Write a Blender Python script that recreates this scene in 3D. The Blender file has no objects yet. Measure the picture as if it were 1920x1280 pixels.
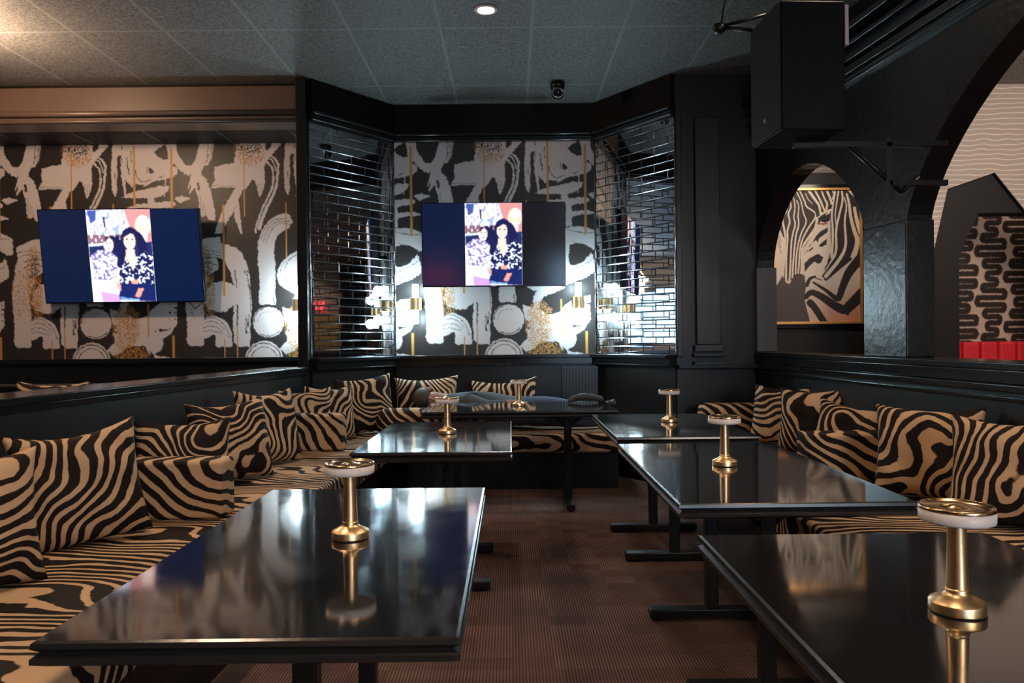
import bpy, bmesh, math, random
import numpy as np
from mathutils import Vector, Matrix
random.seed(7)
C = bpy.context.scene.collection
PI = math.pi
# ------------------------------------------------------------------ camera
F = 1400.0; EYE = 1.27
cam_d = bpy.data.cameras.new('camera'); cam = bpy.data.objects.new('camera', cam_d); C.objects.link(cam)
cam_d.sensor_width = 36; cam_d.lens = F/1920*36; cam_d.clip_start = 0.05; cam_d.clip_end = 100
yaw = 3/F; pit = 6/F; roll = 0.0105
fw = Vector((math.sin(yaw)*math.cos(pit), math.cos(yaw)*math.cos(pit), -math.sin(pit)))
r0 = fw.cross(Vector((0, 0, 1))).normalized(); u0 = r0.cross(fw)
rc = r0*math.cos(roll)-u0*math.sin(roll); uc = u0*math.cos(roll)+r0*math.sin(roll)
M = Matrix(((rc.x, uc.x, -fw.x, 0), (rc.y, uc.y, -fw.y, 0), (rc.z, uc.z, -fw.z, EYE), (0, 0, 0, 1)))
cam.matrix_world = M
bpy.context.scene.camera = cam
vs = bpy.context.scene.view_settings
vs.view_transform = 'Standard'; vs.look = 'None'; vs.gamma = 1; vs.use_curve_mapping = False
vs.exposure = 0.25
# ------------------------------------------------------------------ world (daylight outside the rear windows)
w = bpy.data.worlds.new('world'); bpy.context.scene.world = w; w.use_nodes = True
bg = w.node_tree.nodes['Background']; bg.inputs[0].default_value = (0.42, 0.66, 1.0, 1); bg.inputs[1].default_value = 2.2

def lamp(kind, name, loc, energy, color, size=0.1, rot=None, sizey=None, spot=None, target=None, blend=0.6):
    d = bpy.data.lights.new(name, kind); d.energy = energy; d.color = color
    if kind == 'AREA':
        d.size = size
        if sizey: d.shape = 'RECTANGLE'; d.size_y = sizey
    elif kind == 'SPOT':
        d.shadow_soft_size = size; d.spot_size = spot; d.spot_blend = blend
    else: d.shadow_soft_size = size
    o = bpy.data.objects.new(name, d); C.objects.link(o); o.location = loc
    if rot: o.rotation_euler = rot
    if target: o.rotation_euler = (Vector(target)-Vector(loc)).to_track_quat('-Z', 'Y').to_euler()
    return o
WARM = (1.0, 0.72, 0.48); COOL = (0.61, 0.88, 1.0)
# daylight entering at the two rear windows
lamp('AREA', 'window_daylight', (2.6, -4.42, 1.85), 60, (0.5, 0.75, 1.0), 3.0, (PI/2, 0, 0), 1.5)
# ------------------------------------------------------------------ materials
MAT = {}
def nodes(name):
    m = bpy.data.materials.new(name); m.use_nodes = True
    nt = m.node_tree; b = nt.nodes['Principled BSDF']; MAT[name] = m
    return m, nt, b
def mat(name, col, rough=0.5, metal=0.0, spec=0.5, bump=0.0, bscale=60, coat=0.0, var=0.0, emit=None, es=0.0, trans=0.0, bdist=0.002):
    m, nt, b = nodes(name)
    b.inputs['Base Color'].default_value = (*col, 1); b.inputs['Roughness'].default_value = rough
    b.inputs['Metallic'].default_value = metal; b.inputs['Specular IOR Level'].default_value = spec
    b.inputs['Coat Weight'].default_value = coat; b.inputs['Transmission Weight'].default_value = trans
    tc = nt.nodes.new('ShaderNodeTexCoord')
    n = nt.nodes.new('ShaderNodeTexNoise'); n.inputs['Scale'].default_value = bscale; n.inputs['Detail'].default_value = 4
    nt.links.new(tc.outputs['Object'], n.inputs['Vector'])
    if bump:
        bp = nt.nodes.new('ShaderNodeBump'); bp.inputs['Strength'].default_value = bump; bp.inputs['Distance'].default_value = bdist
        nt.links.new(n.outputs['Fac'], bp.inputs['Height']); nt.links.new(bp.outputs[0], b.inputs['Normal'])
    if var:
        mx = nt.nodes.new('ShaderNodeMix'); mx.data_type = 'RGBA'
        n2 = nt.nodes.new('ShaderNodeTexNoise'); n2.inputs['Scale'].default_value = 3; n2.inputs['Detail'].default_value = 5
        nt.links.new(tc.outputs['Object'], n2.inputs['Vector'])
        mx.inputs[6].default_value = (*[c*(1-var) for c in col], 1); mx.inputs[7].default_value = (*[min(1, c*(1+var)) for c in col], 1)
        nt.links.new(n2.outputs['Fac'], mx.inputs[0]); nt.links.new(mx.outputs[2], b.inputs['Base Color'])
    if emit:
        b.inputs['Emission Color'].default_value = (*emit, 1); b.inputs['Emission Strength'].default_value = es
    return m
mat('black_paint', (0.007, 0.0075, 0.008), 0.34, spec=0.4, bump=0.25, bscale=35, var=0.2)
mat('black_plaster', (0.008, 0.0085, 0.0095), 0.3, bump=0.6, bscale=22, var=0.3, bdist=0.006)
mat('black_trim', (0.012, 0.014, 0.015), 0.16, bump=0.1, bscale=20)
mat('brown_header', (0.11, 0.072, 0.056), 0.36, var=0.15, bump=0.1)
mat('reveal_dark', (0.007, 0.006, 0.006), 0.6, spec=0.3, bump=0.2)
mat('charcoal', (0.013, 0.012, 0.012), 0.6, spec=0.3, bump=0.2)
mat('soffit_black', (0.008, 0.0065, 0.0055), 0.6, spec=0.15, bump=0.2)
mat('brass', (0.95, 0.66, 0.36), 0.36, metal=1.0)
mat('brass_dark', (0.88, 0.6, 0.32), 0.18, metal=1.0)
mat('gold_frame', (0.85, 0.45, 0.14), 0.35, metal=0.6)
mat('milk_white', (0.72, 0.66, 0.64), 0.35)
mat('tube_glow', (0.9, 0.95, 1), 0.3, emit=(0.66, 0.92, 1.0), es=14.0)
mat('bulb_warm', (1, 0.9, 0.8), 0.3, emit=(1.0, 0.85, 0.7), es=25.0)
mat('bulb_globe', (1, 0.9, 0.8), 0.3, emit=(1.0, 0.7, 0.45), es=14.0)
mat('neon_red', (1, 0.05, 0.05), 0.3, emit=(1.0, 0.03, 0.05), es=9.0)
mat('tv_bezel', (0.008, 0.008, 0.01), 0.2)
mat('metal_black', (0.012, 0.012, 0.012), 0.35, metal=0.3, bump=0.15)
mat('iron_black', (0.01, 0.01, 0.01), 0.3)
mat('speaker_front', (0.02, 0.022, 0.024), 0.6, spec=0.2, bump=0.5, bscale=300)
mat('speaker_body', (0.006, 0.006, 0.007), 0.6, spec=0.15, bump=0.2)
mat('pale_strip', (0.6, 0.5, 0.47), 0.5)
mat('logo_silver', (0.7, 0.7, 0.75), 0.3, metal=0.8)
mat('beige_wall', (0.40, 0.33, 0.28), 0.6)
mat('red_velvet', (0.75, 0.02, 0.035), 0.55, bump=0.2)
mat('chrome', (0.7, 0.7, 0.72), 0.12, metal=1.0)
mat('dark_glass', (0.01, 0.01, 0.012), 0.05)
mat('skin', (0.32, 0.17, 0.12), 0.5)
mat('hair_dark', (0.045, 0.035, 0.025), 0.6, bump=0.5, bscale=200)
mat('shirt_slate', (0.07, 0.09, 0.105), 0.8, bump=0.5, bscale=14, bdist=0.01)
mat('jeans', (0.04, 0.06, 0.11), 0.8, bump=0.3)
mat('shoe_black', (0.012, 0.012, 0.014), 0.45)
mat('cloth_dark', (0.03, 0.03, 0.035), 0.6, bump=0.3)
mat('grey_column', (0.05, 0.055, 0.06), 0.4, bump=0.5, bscale=30)
mat('gold_wall', (0.7, 0.42, 0.18), 0.35, metal=0.3)
mat('window_frame', (0.03, 0.03, 0.04), 0.4)

# glossy laminate with faint wipe marks
m, nt, b = nodes('table_gloss')
b.inputs['Base Color'].default_value = (0.012, 0.012, 0.013, 1); b.inputs['Specular IOR Level'].default_value = 0.5; b.inputs['Coat Weight'].default_value = .8; b.inputs['Coat Roughness'].default_value = 0.07; b.inputs['Coat IOR'].default_value = 1.5
tc = nt.nodes.new('ShaderNodeTexCoord'); n = nt.nodes.new('ShaderNodeTexNoise'); n.inputs['Scale'].default_value = 5; n.inputs['Detail'].default_value = 6
n.inputs['Distortion'].default_value = 1.5
mr = nt.nodes.new('ShaderNodeMapRange'); mr.inputs[1].default_value = 0.35; mr.inputs[2].default_value = 0.75; mr.inputs[3].default_value = 0.045; mr.inputs[4].default_value = 0.13
nt.links.new(tc.outputs['Object'], n.inputs['Vector']); nt.links.new(n.outputs['Fac'], mr.inputs[0]); nt.links.new(mr.outputs[0], b.inputs['Roughness'])
mat('table_edge', (0.02, 0.019, 0.018), 0.22, bump=0.15, bscale=40)

# mirror tile
m, nt, b = nodes('mirror_tile')
b.inputs['Base Color'].default_value = (0.56, 0.6, 0.63, 1); b.inputs['Metallic'].default_value = 1; b.inputs['Roughness'].default_value = 0.015
m, nt, b = nodes('mirror_bevel')
b.inputs['Base Color'].default_value = (0.34, 0.36, 0.38, 1); b.inputs['Metallic'].default_value = 1; b.inputs['Roughness'].default_value = 0.14

# vertex-painted print (wallpaper, painting, screens)
def printmat(name, rough=0.5, emit=0.0, spec=0.4):
    m, nt, b = nodes(name)
    a = nt.nodes.new('ShaderNodeVertexColor'); a.layer_name = 'print'
    nt.links.new(a.outputs['Color'], b.inputs['Base Color']); b.inputs['Roughness'].default_value = rough
    b.inputs['Specular IOR Level'].default_value = spec
    if emit:
        nt.links.new(a.outputs['Color'], b.inputs['Emission Color']); b.inputs['Emission Strength'].default_value = emit
        b.inputs['Base Color'].default_value = (0.01, 0.01, 0.01, 1)
        for l in list(b.inputs['Base Color'].links): nt.links.remove(l)
printmat('wallpaper', 0.42); printmat('canvas', 0.6)
printmat('screen', 0.12, 1.5, 0.5)

# zebra fabric
def zebra(name, stretch, freq, warp, wscale, nfreq, duty=0.5, tan=(0.56, 0.36, 0.21), rot=(0, 0, 0), rnd=True):
    m, nt, b = nodes(name); L = nt.links.new; N = nt.nodes.new
    tc = N('ShaderNodeTexCoord'); oi = N('ShaderNodeObjectInfo')
    ad = N('ShaderNodeVectorMath'); ad.operation = 'ADD'
    mulr = N('ShaderNodeVectorMath'); mulr.operation = 'SCALE'; mulr.inputs[0].default_value = (7.3, 13.1, 5.7)
    L(oi.outputs['Random'], mulr.inputs['Scale'])
    mp = N('ShaderNodeMapping'); mp.inputs['Rotation'].default_value = rot; mp.inputs['Scale'].default_value = stretch
    if name == 'zebra_pillow':
        vr = N('ShaderNodeVectorRotate'); vr.rotation_type = 'Y_AXIS'; L(tc.outputs['Object'], vr.inputs['Vector'])
        am = N('ShaderNodeMath'); am.operation = 'MULTIPLY'; am.inputs[1].default_value = 9.4; L(oi.outputs['Random'], am.inputs[0]); L(am.outputs[0], vr.inputs['Angle'])
        L(vr.outputs[0], mp.inputs['Vector'])
    else: L(tc.outputs['Object'], mp.inputs['Vector'])
    L(mp.outputs[0], ad.inputs[0])
    if rnd: L(mulr.outputs[0], ad.inputs[1])
    n1 = N('ShaderNodeTexNoise'); n1.inputs['Scale'].default_value = wscale; n1.inputs['Detail'].default_value = 0.6; L(ad.outputs[0], n1.inputs['Vector'])
    n2 = N('ShaderNodeTexNoise'); n2.inputs['Scale'].default_value = wscale*4.5; n2.inputs['Detail'].default_value = 2; L(ad.outputs[0], n2.inputs['Vector'])
    n3 = N('ShaderNodeTexNoise'); n3.inputs['Scale'].default_value = wscale*0.8; n3.inputs['Detail'].default_value = 0; 
    off = N('ShaderNodeVectorMath'); off.operation = 'ADD'; off.inputs[1].default_value = (31, 17, 9); L(ad.outputs[0], off.inputs[0]); L(off.outputs[0], n3.inputs['Vector'])
    sx = N('ShaderNodeSeparateXYZ'); L(ad.outputs[0], sx.inputs[0])
    def mth(op, a, bb):
        q = N('ShaderNodeMath'); q.operation = op
        for i, v in enumerate((a, bb)):
            if v is None: continue
            if isinstance(v, (int, float)): q.inputs[i].default_value = v
            else: L(v, q.inputs[i])
        return q.outputs[0]
    v = mth('ADD', mth('MULTIPLY', sx.outputs['Z'], freq), mth('MULTIPLY', sx.outputs['X'], freq*0.35))
    v = mth('ADD', v, mth('MULTIPLY', n1.outputs['Fac'], nfreq))
    v = mth('ADD', v, mth('MULTIPLY', n2.outputs['Fac'], warp))
    s = mth('SINE', mth('MULTIPLY', v, 2*PI), None)
    thr = mth('MULTIPLY', mth('SUBTRACT', n3.outputs['Fac'], duty), 2.2)
    d = mth('SUBTRACT', s, thr)
    cr = N('ShaderNodeMapRange'); cr.inputs[1].default_value = -0.12; cr.inputs[2].default_value = 0.12; L(d, cr.inputs[0])
    mx = N('ShaderNodeMix'); mx.data_type = 'RGBA'; mx.inputs[6].default_value = (0.013, 0.009, 0.008, 1); mx.inputs[7].default_value = (*tan, 1)
    L(cr.outputs[0], mx.inputs[0]); L(mx.outputs[2], b.inputs['Base Color'])
    b.inputs['Roughness'].default_value = 0.75; b.inputs['Specular IOR Level'].default_value = 0.15
    n4 = N('ShaderNodeTexNoise'); n4.inputs['Scale'].default_value = 400; L(tc.outputs['Object'], n4.inputs['Vector'])
    bp = N('ShaderNodeBump'); bp.inputs['Strength'].default_value = 0.15; bp.inputs['Distance'].default_value = 0.001
    L(n4.outputs['Fac'], bp.inputs['Height']); L(bp.outputs[0], b.inputs['Normal'])
zebra('zebra_pillow', (1, 1, 1), 16.0, 0.5, 3.0, 11.0, 0.42)
zebra('zebra_seat', (0.5, 1.0, 1.0), 17.0, 0.5, 3.6, 8.0, 0.43, rot=(PI/2*0.92, 0, 0.2))
zebra('zebra_arm', (1, 1, 1), 15.0, 0.45, 2.4, 5.0, 0.42, rot=(0, -0.45, 0))

# ceiling tile with grid
m, nt, b = nodes('ceiling_tile'); L = nt.links.new; N = nt.nodes.new
tc = N('ShaderNodeTexCoord'); sx = N('ShaderNodeSeparateXYZ'); L(tc.outputs['Object'], sx.inputs[0])
def mth(op, a, bb=None, c=None):
    q = N('ShaderNodeMath'); q.operation = op
    for i, v in enumerate((a, bb, c)):
        if v is None: continue
        if isinstance(v, (int, float)): q.inputs[i].default_value = v
        else: L(v, q.inputs[i])
    return q.outputs[0]
def line(o, off, per, wd):
    f = mth('FRACT', mth('DIVIDE', mth('ADD', o, off), per)); dd = mth('MULTIPLY', mth('ABSOLUTE', mth('SUBTRACT', f, 0.5)), per)
    return mth('GREATER_THAN', dd, per/2-wd/2)
g = mth('MAXIMUM', line(sx.outputs['X'], 1.125+65*10, 0.65, 0.022), line(sx.outputs['Y'], -5.3+1.2*10, 1.2, 0.022))
vor = N('ShaderNodeTexVoronoi'); vor.inputs['Scale'].default_value = 70; L(tc.outputs['Object'], vor.inputs['Vector'])
ns = N('ShaderNodeTexNoise'); ns.inputs['Scale'].default_value = 55; ns.inputs['Detail'].default_value = 4; ns.inputs['Distortion'].default_value = 1.0; L(tc.outputs['Object'], ns.inputs['Vector'])
tcol = N('ShaderNodeMix'); tcol.data_type = 'RGBA'; tcol.inputs[6].default_value = (0.09, 0.092, 0.09, 1); tcol.inputs[7].default_value = (0.22, 0.22, 0.215, 1)
mr = N('ShaderNodeMapRange'); mr.inputs[1].default_value = 0.4; mr.inputs[2].default_value = 0.6; L(ns.outputs['Fac'], mr.inputs[0]); L(mr.outputs[0], tcol.inputs[0])
mx = N('ShaderNodeMix'); mx.data_type = 'RGBA'; L(g, mx.inputs[0]); L(tcol.outputs[2], mx.inputs[6]); mx.inputs[7].default_value = (0.24, 0.245, 0.245, 1)
L(mx.outputs[2], b.inputs['Base Color']); b.inputs['Roughness'].default_value = 0.55
bp = N('ShaderNodeBump'); bp.inputs['Strength'].default_value = 0.5; bp.inputs['Distance'].default_value = 0.004; L(ns.outputs['Fac'], bp.inputs['Height']); L(bp.outputs[0], b.inputs['Normal'])

# ribbed carpet
m, nt, b = nodes('carpet'); L = nt.links.new; N = nt.nodes.new
tc = N('ShaderNodeTexCoord'); sx = N('ShaderNodeSeparateXYZ'); L(tc.outputs['Object'], sx.inputs[0])
st = mth('ADD', mth('MULTIPLY', mth('SINE', mth('MULTIPLY', sx.outputs['X'], 2*PI/0.0125)), 0.5), 0.5)
ck = N('ShaderNodeTexNoise'); ck.inputs['Scale'].default_value = 1.0; ck.inputs['Detail'].default_value = 0
sn = N('ShaderNodeVectorMath'); sn.operation = 'SNAP'; sn.inputs[1].default_value = (0.16, 0.11, 1); L(tc.outputs['Object'], sn.inputs[0])
wn = N('ShaderNodeTexWhiteNoise'); wn.noise_dimensions = '3D'; L(sn.outputs[0], wn.inputs['Vector'])
n5 = N('ShaderNodeTexNoise'); n5.inputs['Scale'].default_value = 140; L(tc.outputs['Object'], n5.inputs['Vector'])
c1 = N('ShaderNodeMix'); c1.data_type = 'RGBA'; c1.inputs[6].default_value = (0.055, 0.03, 0.025, 1); c1.inputs[7].default_value = (0.22, 0.128, 0.102, 1)
L(mth('MULTIPLY', st, mth('ADD', mth('MULTIPLY', wn.outputs['Value'], 0.6), 0.45)), c1.inputs[0])
L(c1.outputs[2], b.inputs['Base Color']); b.inputs['Roughness'].default_value = 0.9; b.inputs['Specular IOR Level'].default_value = 0.2
bp = N('ShaderNodeBump'); bp.inputs['Strength'].default_value = 0.5; bp.inputs['Distance'].default_value = 0.003; L(st, bp.inputs['Height']); L(bp.outputs[0], b.inputs['Normal'])

# scalloped beige wallcovering
m, nt, b = nodes('scallop_wall'); L = nt.links.new; N = nt.nodes.new
tc = N('ShaderNodeTexCoord'); wv = N('ShaderNodeTexWave'); wv.bands_direction = 'Z'; wv.inputs['Scale'].default_value = 7; wv.inputs['Distortion'].default_value = 2.2; wv.inputs['Detail'].default_value = 0; wv.inputs['Detail Scale'].default_value = 1.2
L(tc.outputs['Object'], wv.inputs['Vector'])
mr = N('ShaderNodeMapRange'); mr.inputs[1].default_value = 0.86; mr.inputs[2].default_value = 0.99; L(wv.outputs['Fac'], mr.inputs[0])
mx = N('ShaderNodeMix'); mx.data_type = 'RGBA'; mx.inputs[6].default_value = (0.36, 0.30, 0.26, 1); mx.inputs[7].default_value = (0.62, 0.56, 0.48, 1)
L(mr.outputs[0], mx.inputs[0]); L(mx.outputs[2], b.inputs['Base Color']); b.inputs['Roughness'].default_value = 0.5

# ------------------------------------------------------------------ mesh helpers
def link(name, me, parent=None):
    o = bpy.data.objects.new(name, me); C.objects.link(o)
    if parent: o.parent = parent
    return o
def obj(name, bm, mats, parent=None, smooth=False, bev=0, seg=2, loc=None, ang=0.6):
    me = bpy.data.meshes.new(name); bmesh.ops.recalc_face_normals(bm, faces=bm.faces[:])
    bm.to_mesh(me); bm.free()
    for mm in (mats if isinstance(mats, (list, tuple)) else [mats]): me.materials.append(MAT[mm])
    if smooth:
        for p in me.polygons: p.use_smooth = True
    o = link(name, me, parent)
    if loc: o.location = loc
    if bev:
        md = o.modifiers.new('bevel', 'BEVEL'); md.width = bev; md.segments = seg; md.limit_method = 'ANGLE'; md.angle_limit = ang
        for p in me.polygons: p.use_smooth = True
        md.harden_normals = True
    return o
def box(bm, x0, x1, y0, y1, z0, z1, mi=0):
    v = [bm.verts.new(p) for p in ((x0,y0,z0),(x1,y0,z0),(x1,y1,z0),(x0,y1,z0),(x0,y0,z1),(x1,y0,z1),(x1,y1,z1),(x0,y1,z1))]
    for f in ((0,3,2,1),(4,5,6,7),(0,1,5,4),(1,2,6,5),(2,3,7,6),(3,0,4,7)):
        ff = bm.faces.new([v[i] for i in f]); ff.material_index = mi
def prism(bm, pts, z0, z1, mi=0):            # polygon in plan
    a = [bm.verts.new((x, y, z0)) for x, y in pts]; b_ = [bm.verts.new((x, y, z1)) for x, y in pts]
    n = len(pts)
    fs = [bm.faces.new(a[::-1]), bm.faces.new(b_)]
    for i in range(n): fs.append(bm.faces.new((a[i], a[(i+1) % n], b_[(i+1) % n], b_[i])))
    for f in fs: f.material_index = mi
def lathe(bm, prof, seg=40, c=(0, 0), mi=0):
    rings = []
    for r, z in prof:
        if r < 1e-5: rings.append([bm.verts.new((c[0], c[1], z))])
        else: rings.append([bm.verts.new((c[0]+r*math.cos(2*PI*k/seg), c[1]+r*math.sin(2*PI*k/seg), z)) for k in range(seg)])
    for a, b_ in zip(rings, rings[1:]):
        for k in range(seg):
            k2 = (k+1) % seg
            vs_ = ([a[0]] if len(a) == 1 else [a[k], a[k2]]) + ([b_[0]] if len(b_) == 1 else [b_[k2], b_[k]])
            f = bm.faces.new(vs_); f.material_index = mi; f.smooth = True
def tube(bm, p0, p1, r, seg=14, mi=0):
    p0 = Vector(p0); p1 = Vector(p1); d = (p1-p0).normalized()
    u = d.orthogonal().normalized(); v = d.cross(u)
    A = [bm.verts.new(p0+u*r*math.cos(2*PI*k/seg)+v*r*math.sin(2*PI*k/seg)) for k in range(seg)]
    B = [bm.verts.new(p1+u*r*math.cos(2*PI*k/seg)+v*r*math.sin(2*PI*k/seg)) for k in range(seg)]
    for k in range(seg):
        f = bm.faces.new((A[k], A[(k+1) % seg], B[(k+1) % seg], B[k])); f.smooth = True; f.material_index = mi
    bm.faces.new(A[::-1]).material_index = mi; bm.faces.new(B).material_index = mi
def BM(): return bmesh.new()
def thing(name, label, cat, loc=(0, 0, 0), rz=0, group=None):
    o = bpy.data.objects.new(name, None); C.objects.link(o); o.location = loc; o.rotation_euler = (0, 0, rz)
    o.empty_display_size = 0.1
    return tag(o, label, cat, group)
def tag(o, label, cat, group=None):
    o['label'] = label; o['category'] = cat
    if group: o['group'] = group
    return o
def struct(name, bm, m, bev=0, smooth=False, seg=2):
    o = obj(name, bm, m, bev=bev, smooth=smooth, seg=seg); o['kind'] = 'structure'; return o
def printgrid(name, P, col, m, parent=None):   # P (h,w,3) vertex positions, col (h,w,3) linear colours
    h, w_, _ = P.shape
    me = bpy.data.meshes.new(name); me.vertices.add(h*w_); me.vertices.foreach_set('co', P.reshape(-1).astype(np.float32))
    i = np.arange(h*w_).reshape(h, w_)
    q = np.stack([i[:-1, :-1], i[:-1, 1:], i[1:, 1:], i[1:, :-1]], -1).reshape(-1, 4)
    nf = len(q); me.loops.add(nf*4); me.loops.foreach_set('vertex_index', q.reshape(-1).astype(np.int32))
    me.polygons.add(nf); me.polygons.foreach_set('loop_start', np.arange(0, nf*4, 4, dtype=np.int32))
    me.update(calc_edges=True)
    a = me.color_attributes.new('print', 'FLOAT_COLOR', 'POINT')
    c4 = np.ones((h*w_, 4), np.float32); c4[:, :3] = col.reshape(-1, 3); a.data.foreach_set('color', c4.reshape(-1))
    me.materials.append(MAT[m]); me.validate()
    return link(name, me, parent)
# ------------------------------------------------------------------ raster drawing for prints
def srgb(*c): return np.array([((x/255+0.055)/1.055)**2.4 if x > 10 else x/255/12.92 for x in c])
def vnoise(x, y, s=0):
    xi = np.floor(x).astype(int); yi = np.floor(y).astype(int); fx = x-xi; fy = y-yi
    fx = fx*fx*(3-2*fx); fy = fy*fy*(3-2*fy)
    def h(a, b_):
        n = (a*374761393+b_*668265263+s*974711) & 0xffffffff; n = ((n ^ (n >> 13))*1274126177) & 0xffffffff
        return ((n ^ (n >> 16)) & 0xffff)/65535.0
    return (h(xi, yi)*(1-fx)+h(xi+1, yi)*fx)*(1-fy)+(h(xi, yi+1)*(1-fx)+h(xi+1, yi+1)*fx)*fy
class Ras:
    def __init__(s, w, h, k, bgc, ox=0, oy=0, warp=0.0):      # k samples per unit
        s.k = k; s.W = int(w*k); s.H = int(h*k)
        X, Y = np.meshgrid((np.arange(s.W)+.5)/k+ox, (np.arange(s.H)+.5)/k+oy); s.X0 = X; s.Y0 = Y
        s.X = X+warp*((vnoise(X/1.1, Y/1.1, 1)-.5)*1.0+(vnoise(X/4, Y/4, 2)-.5)*1.6)
        s.Y = Y+warp*((vnoise(X/1.1, Y/1.1, 3)-.5)*1.0+(vnoise(X/4, Y/4, 4)-.5)*1.6)
        s.c = np.ones((s.H, s.W, 3))*np.array(bgc)
    def mpoly(s, pts):
        x, y = s.X, s.Y; ins = np.zeros(x.shape, bool); n = len(pts)
        ys = [p[1] for p in pts]; r = (y[:, 0] > min(ys)-4) & (y[:, 0] < max(ys)+4); idx = np.where(r)[0]
        if len(idx) == 0: return ins
        a, b_ = idx[0], idx[-1]+1; xx = x[a:b_]; yy = y[a:b_]; m = np.zeros(xx.shape, bool)
        for i in range(n):
            x1, y1 = pts[i]; x2, y2 = pts[(i+1) % n]
            if y1 == y2: continue
            c = ((y1 > yy) != (y2 > yy)) & (xx < (x2-x1)*(yy-y1)/(y2-y1)+x1); m ^= c
        ins[a:b_] = m; return ins
    def mline(s, pts, w):
        pts = smooth_pts(pts); m = np.zeros(s.X.shape, bool); ws = np.linspace(*(w if isinstance(w, tuple) else (w, w)), len(pts))
        ys = [p[1] for p in pts]; mw = max(ws); r = np.where((s.Y[:, 0] > min(ys)-mw-3) & (s.Y[:, 0] < max(ys)+mw+3))[0]
        if len(r) == 0: return m
        a, b_ = r[0], r[-1]+1; X = s.X[a:b_]; Y = s.Y[a:b_]; mm = np.zeros(X.shape, bool)
        for i in range(len(pts)-1):
            (x1, y1), (x2, y2) = pts[i], pts[i+1]; dx, dy = x2-x1, y2-y1; L2 = dx*dx+dy*dy+1e-9
            t = np.clip(((X-x1)*dx+(Y-y1)*dy)/L2, 0, 1); d2 = (X-x1-t*dx)**2+(Y-y1-t*dy)**2
            mm |= d2 < (ws[i]/2)**2
        m[a:b_] = mm; return m
    def paint(s, m, col): s.c[m] = np.array(col)
    def poly(s, pts, col): s.paint(s.mpoly(pts), col)
    def line(s, pts, w, col): s.paint(s.mline(pts, w), col)
    def ell(s, cx, cy, rx, ry, col): s.paint(((s.X-cx)/rx)**2+((s.Y-cy)/ry)**2 < 1, col)
def smooth_pts(p, n=6):
    if len(p) < 3: return p
    out = []
    for i in range(len(p)-1):
        p0 = p[max(i-1, 0)]; p1 = p[i]; p2 = p[i+1]; p3 = p[min(i+2, len(p)-1)]
        for j in range(n):
            t = j/n
            out.append(tuple(0.5*((2*p1[k])+(-p0[k]+p2[k])*t+(2*p0[k]-5*p1[k]+4*p2[k]-p3[k])*t*t+(-p0[k]+3*p1[k]-3*p2[k]+p3[k])*t**3) for k in (0, 1)))
    out.append(p[-1]); return out
PER = 323.0
TF = {'A': lambda x, y: (x/5.82, y/5.82-14.6), 'B': lambda x, y: (150+x/8.727, (y-120)/8.727),
      'C': lambda x, y: (37+x/6.095, (y-62)/6.095), 'D': lambda x, y: (37+x/5.82, 196+y/5.82),
      'E': lambda x, y: (x/9.14, 271+y/9.14), 'F': lambda x, y: (170+x/9.14, 273+y/9.14),
      'H': lambda x, y: ((735+x/4.415-773)*.99+2, 116+y/4.415), 'J': lambda x, y: ((1050+x/4.415-773)*.99+2, 116+y/4.415),
      'I': lambda x, y: ((780+x/6.4-773)*.99+2, 262+y/6.4), 'K': lambda x, y: (x/2.667, y/2.667-49)}
MW = srgb(214, 205, 204); MD = srgb(52, 48, 47); MG = srgb(205, 150, 72); MG2 = srgb(190, 140, 90)
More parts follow.
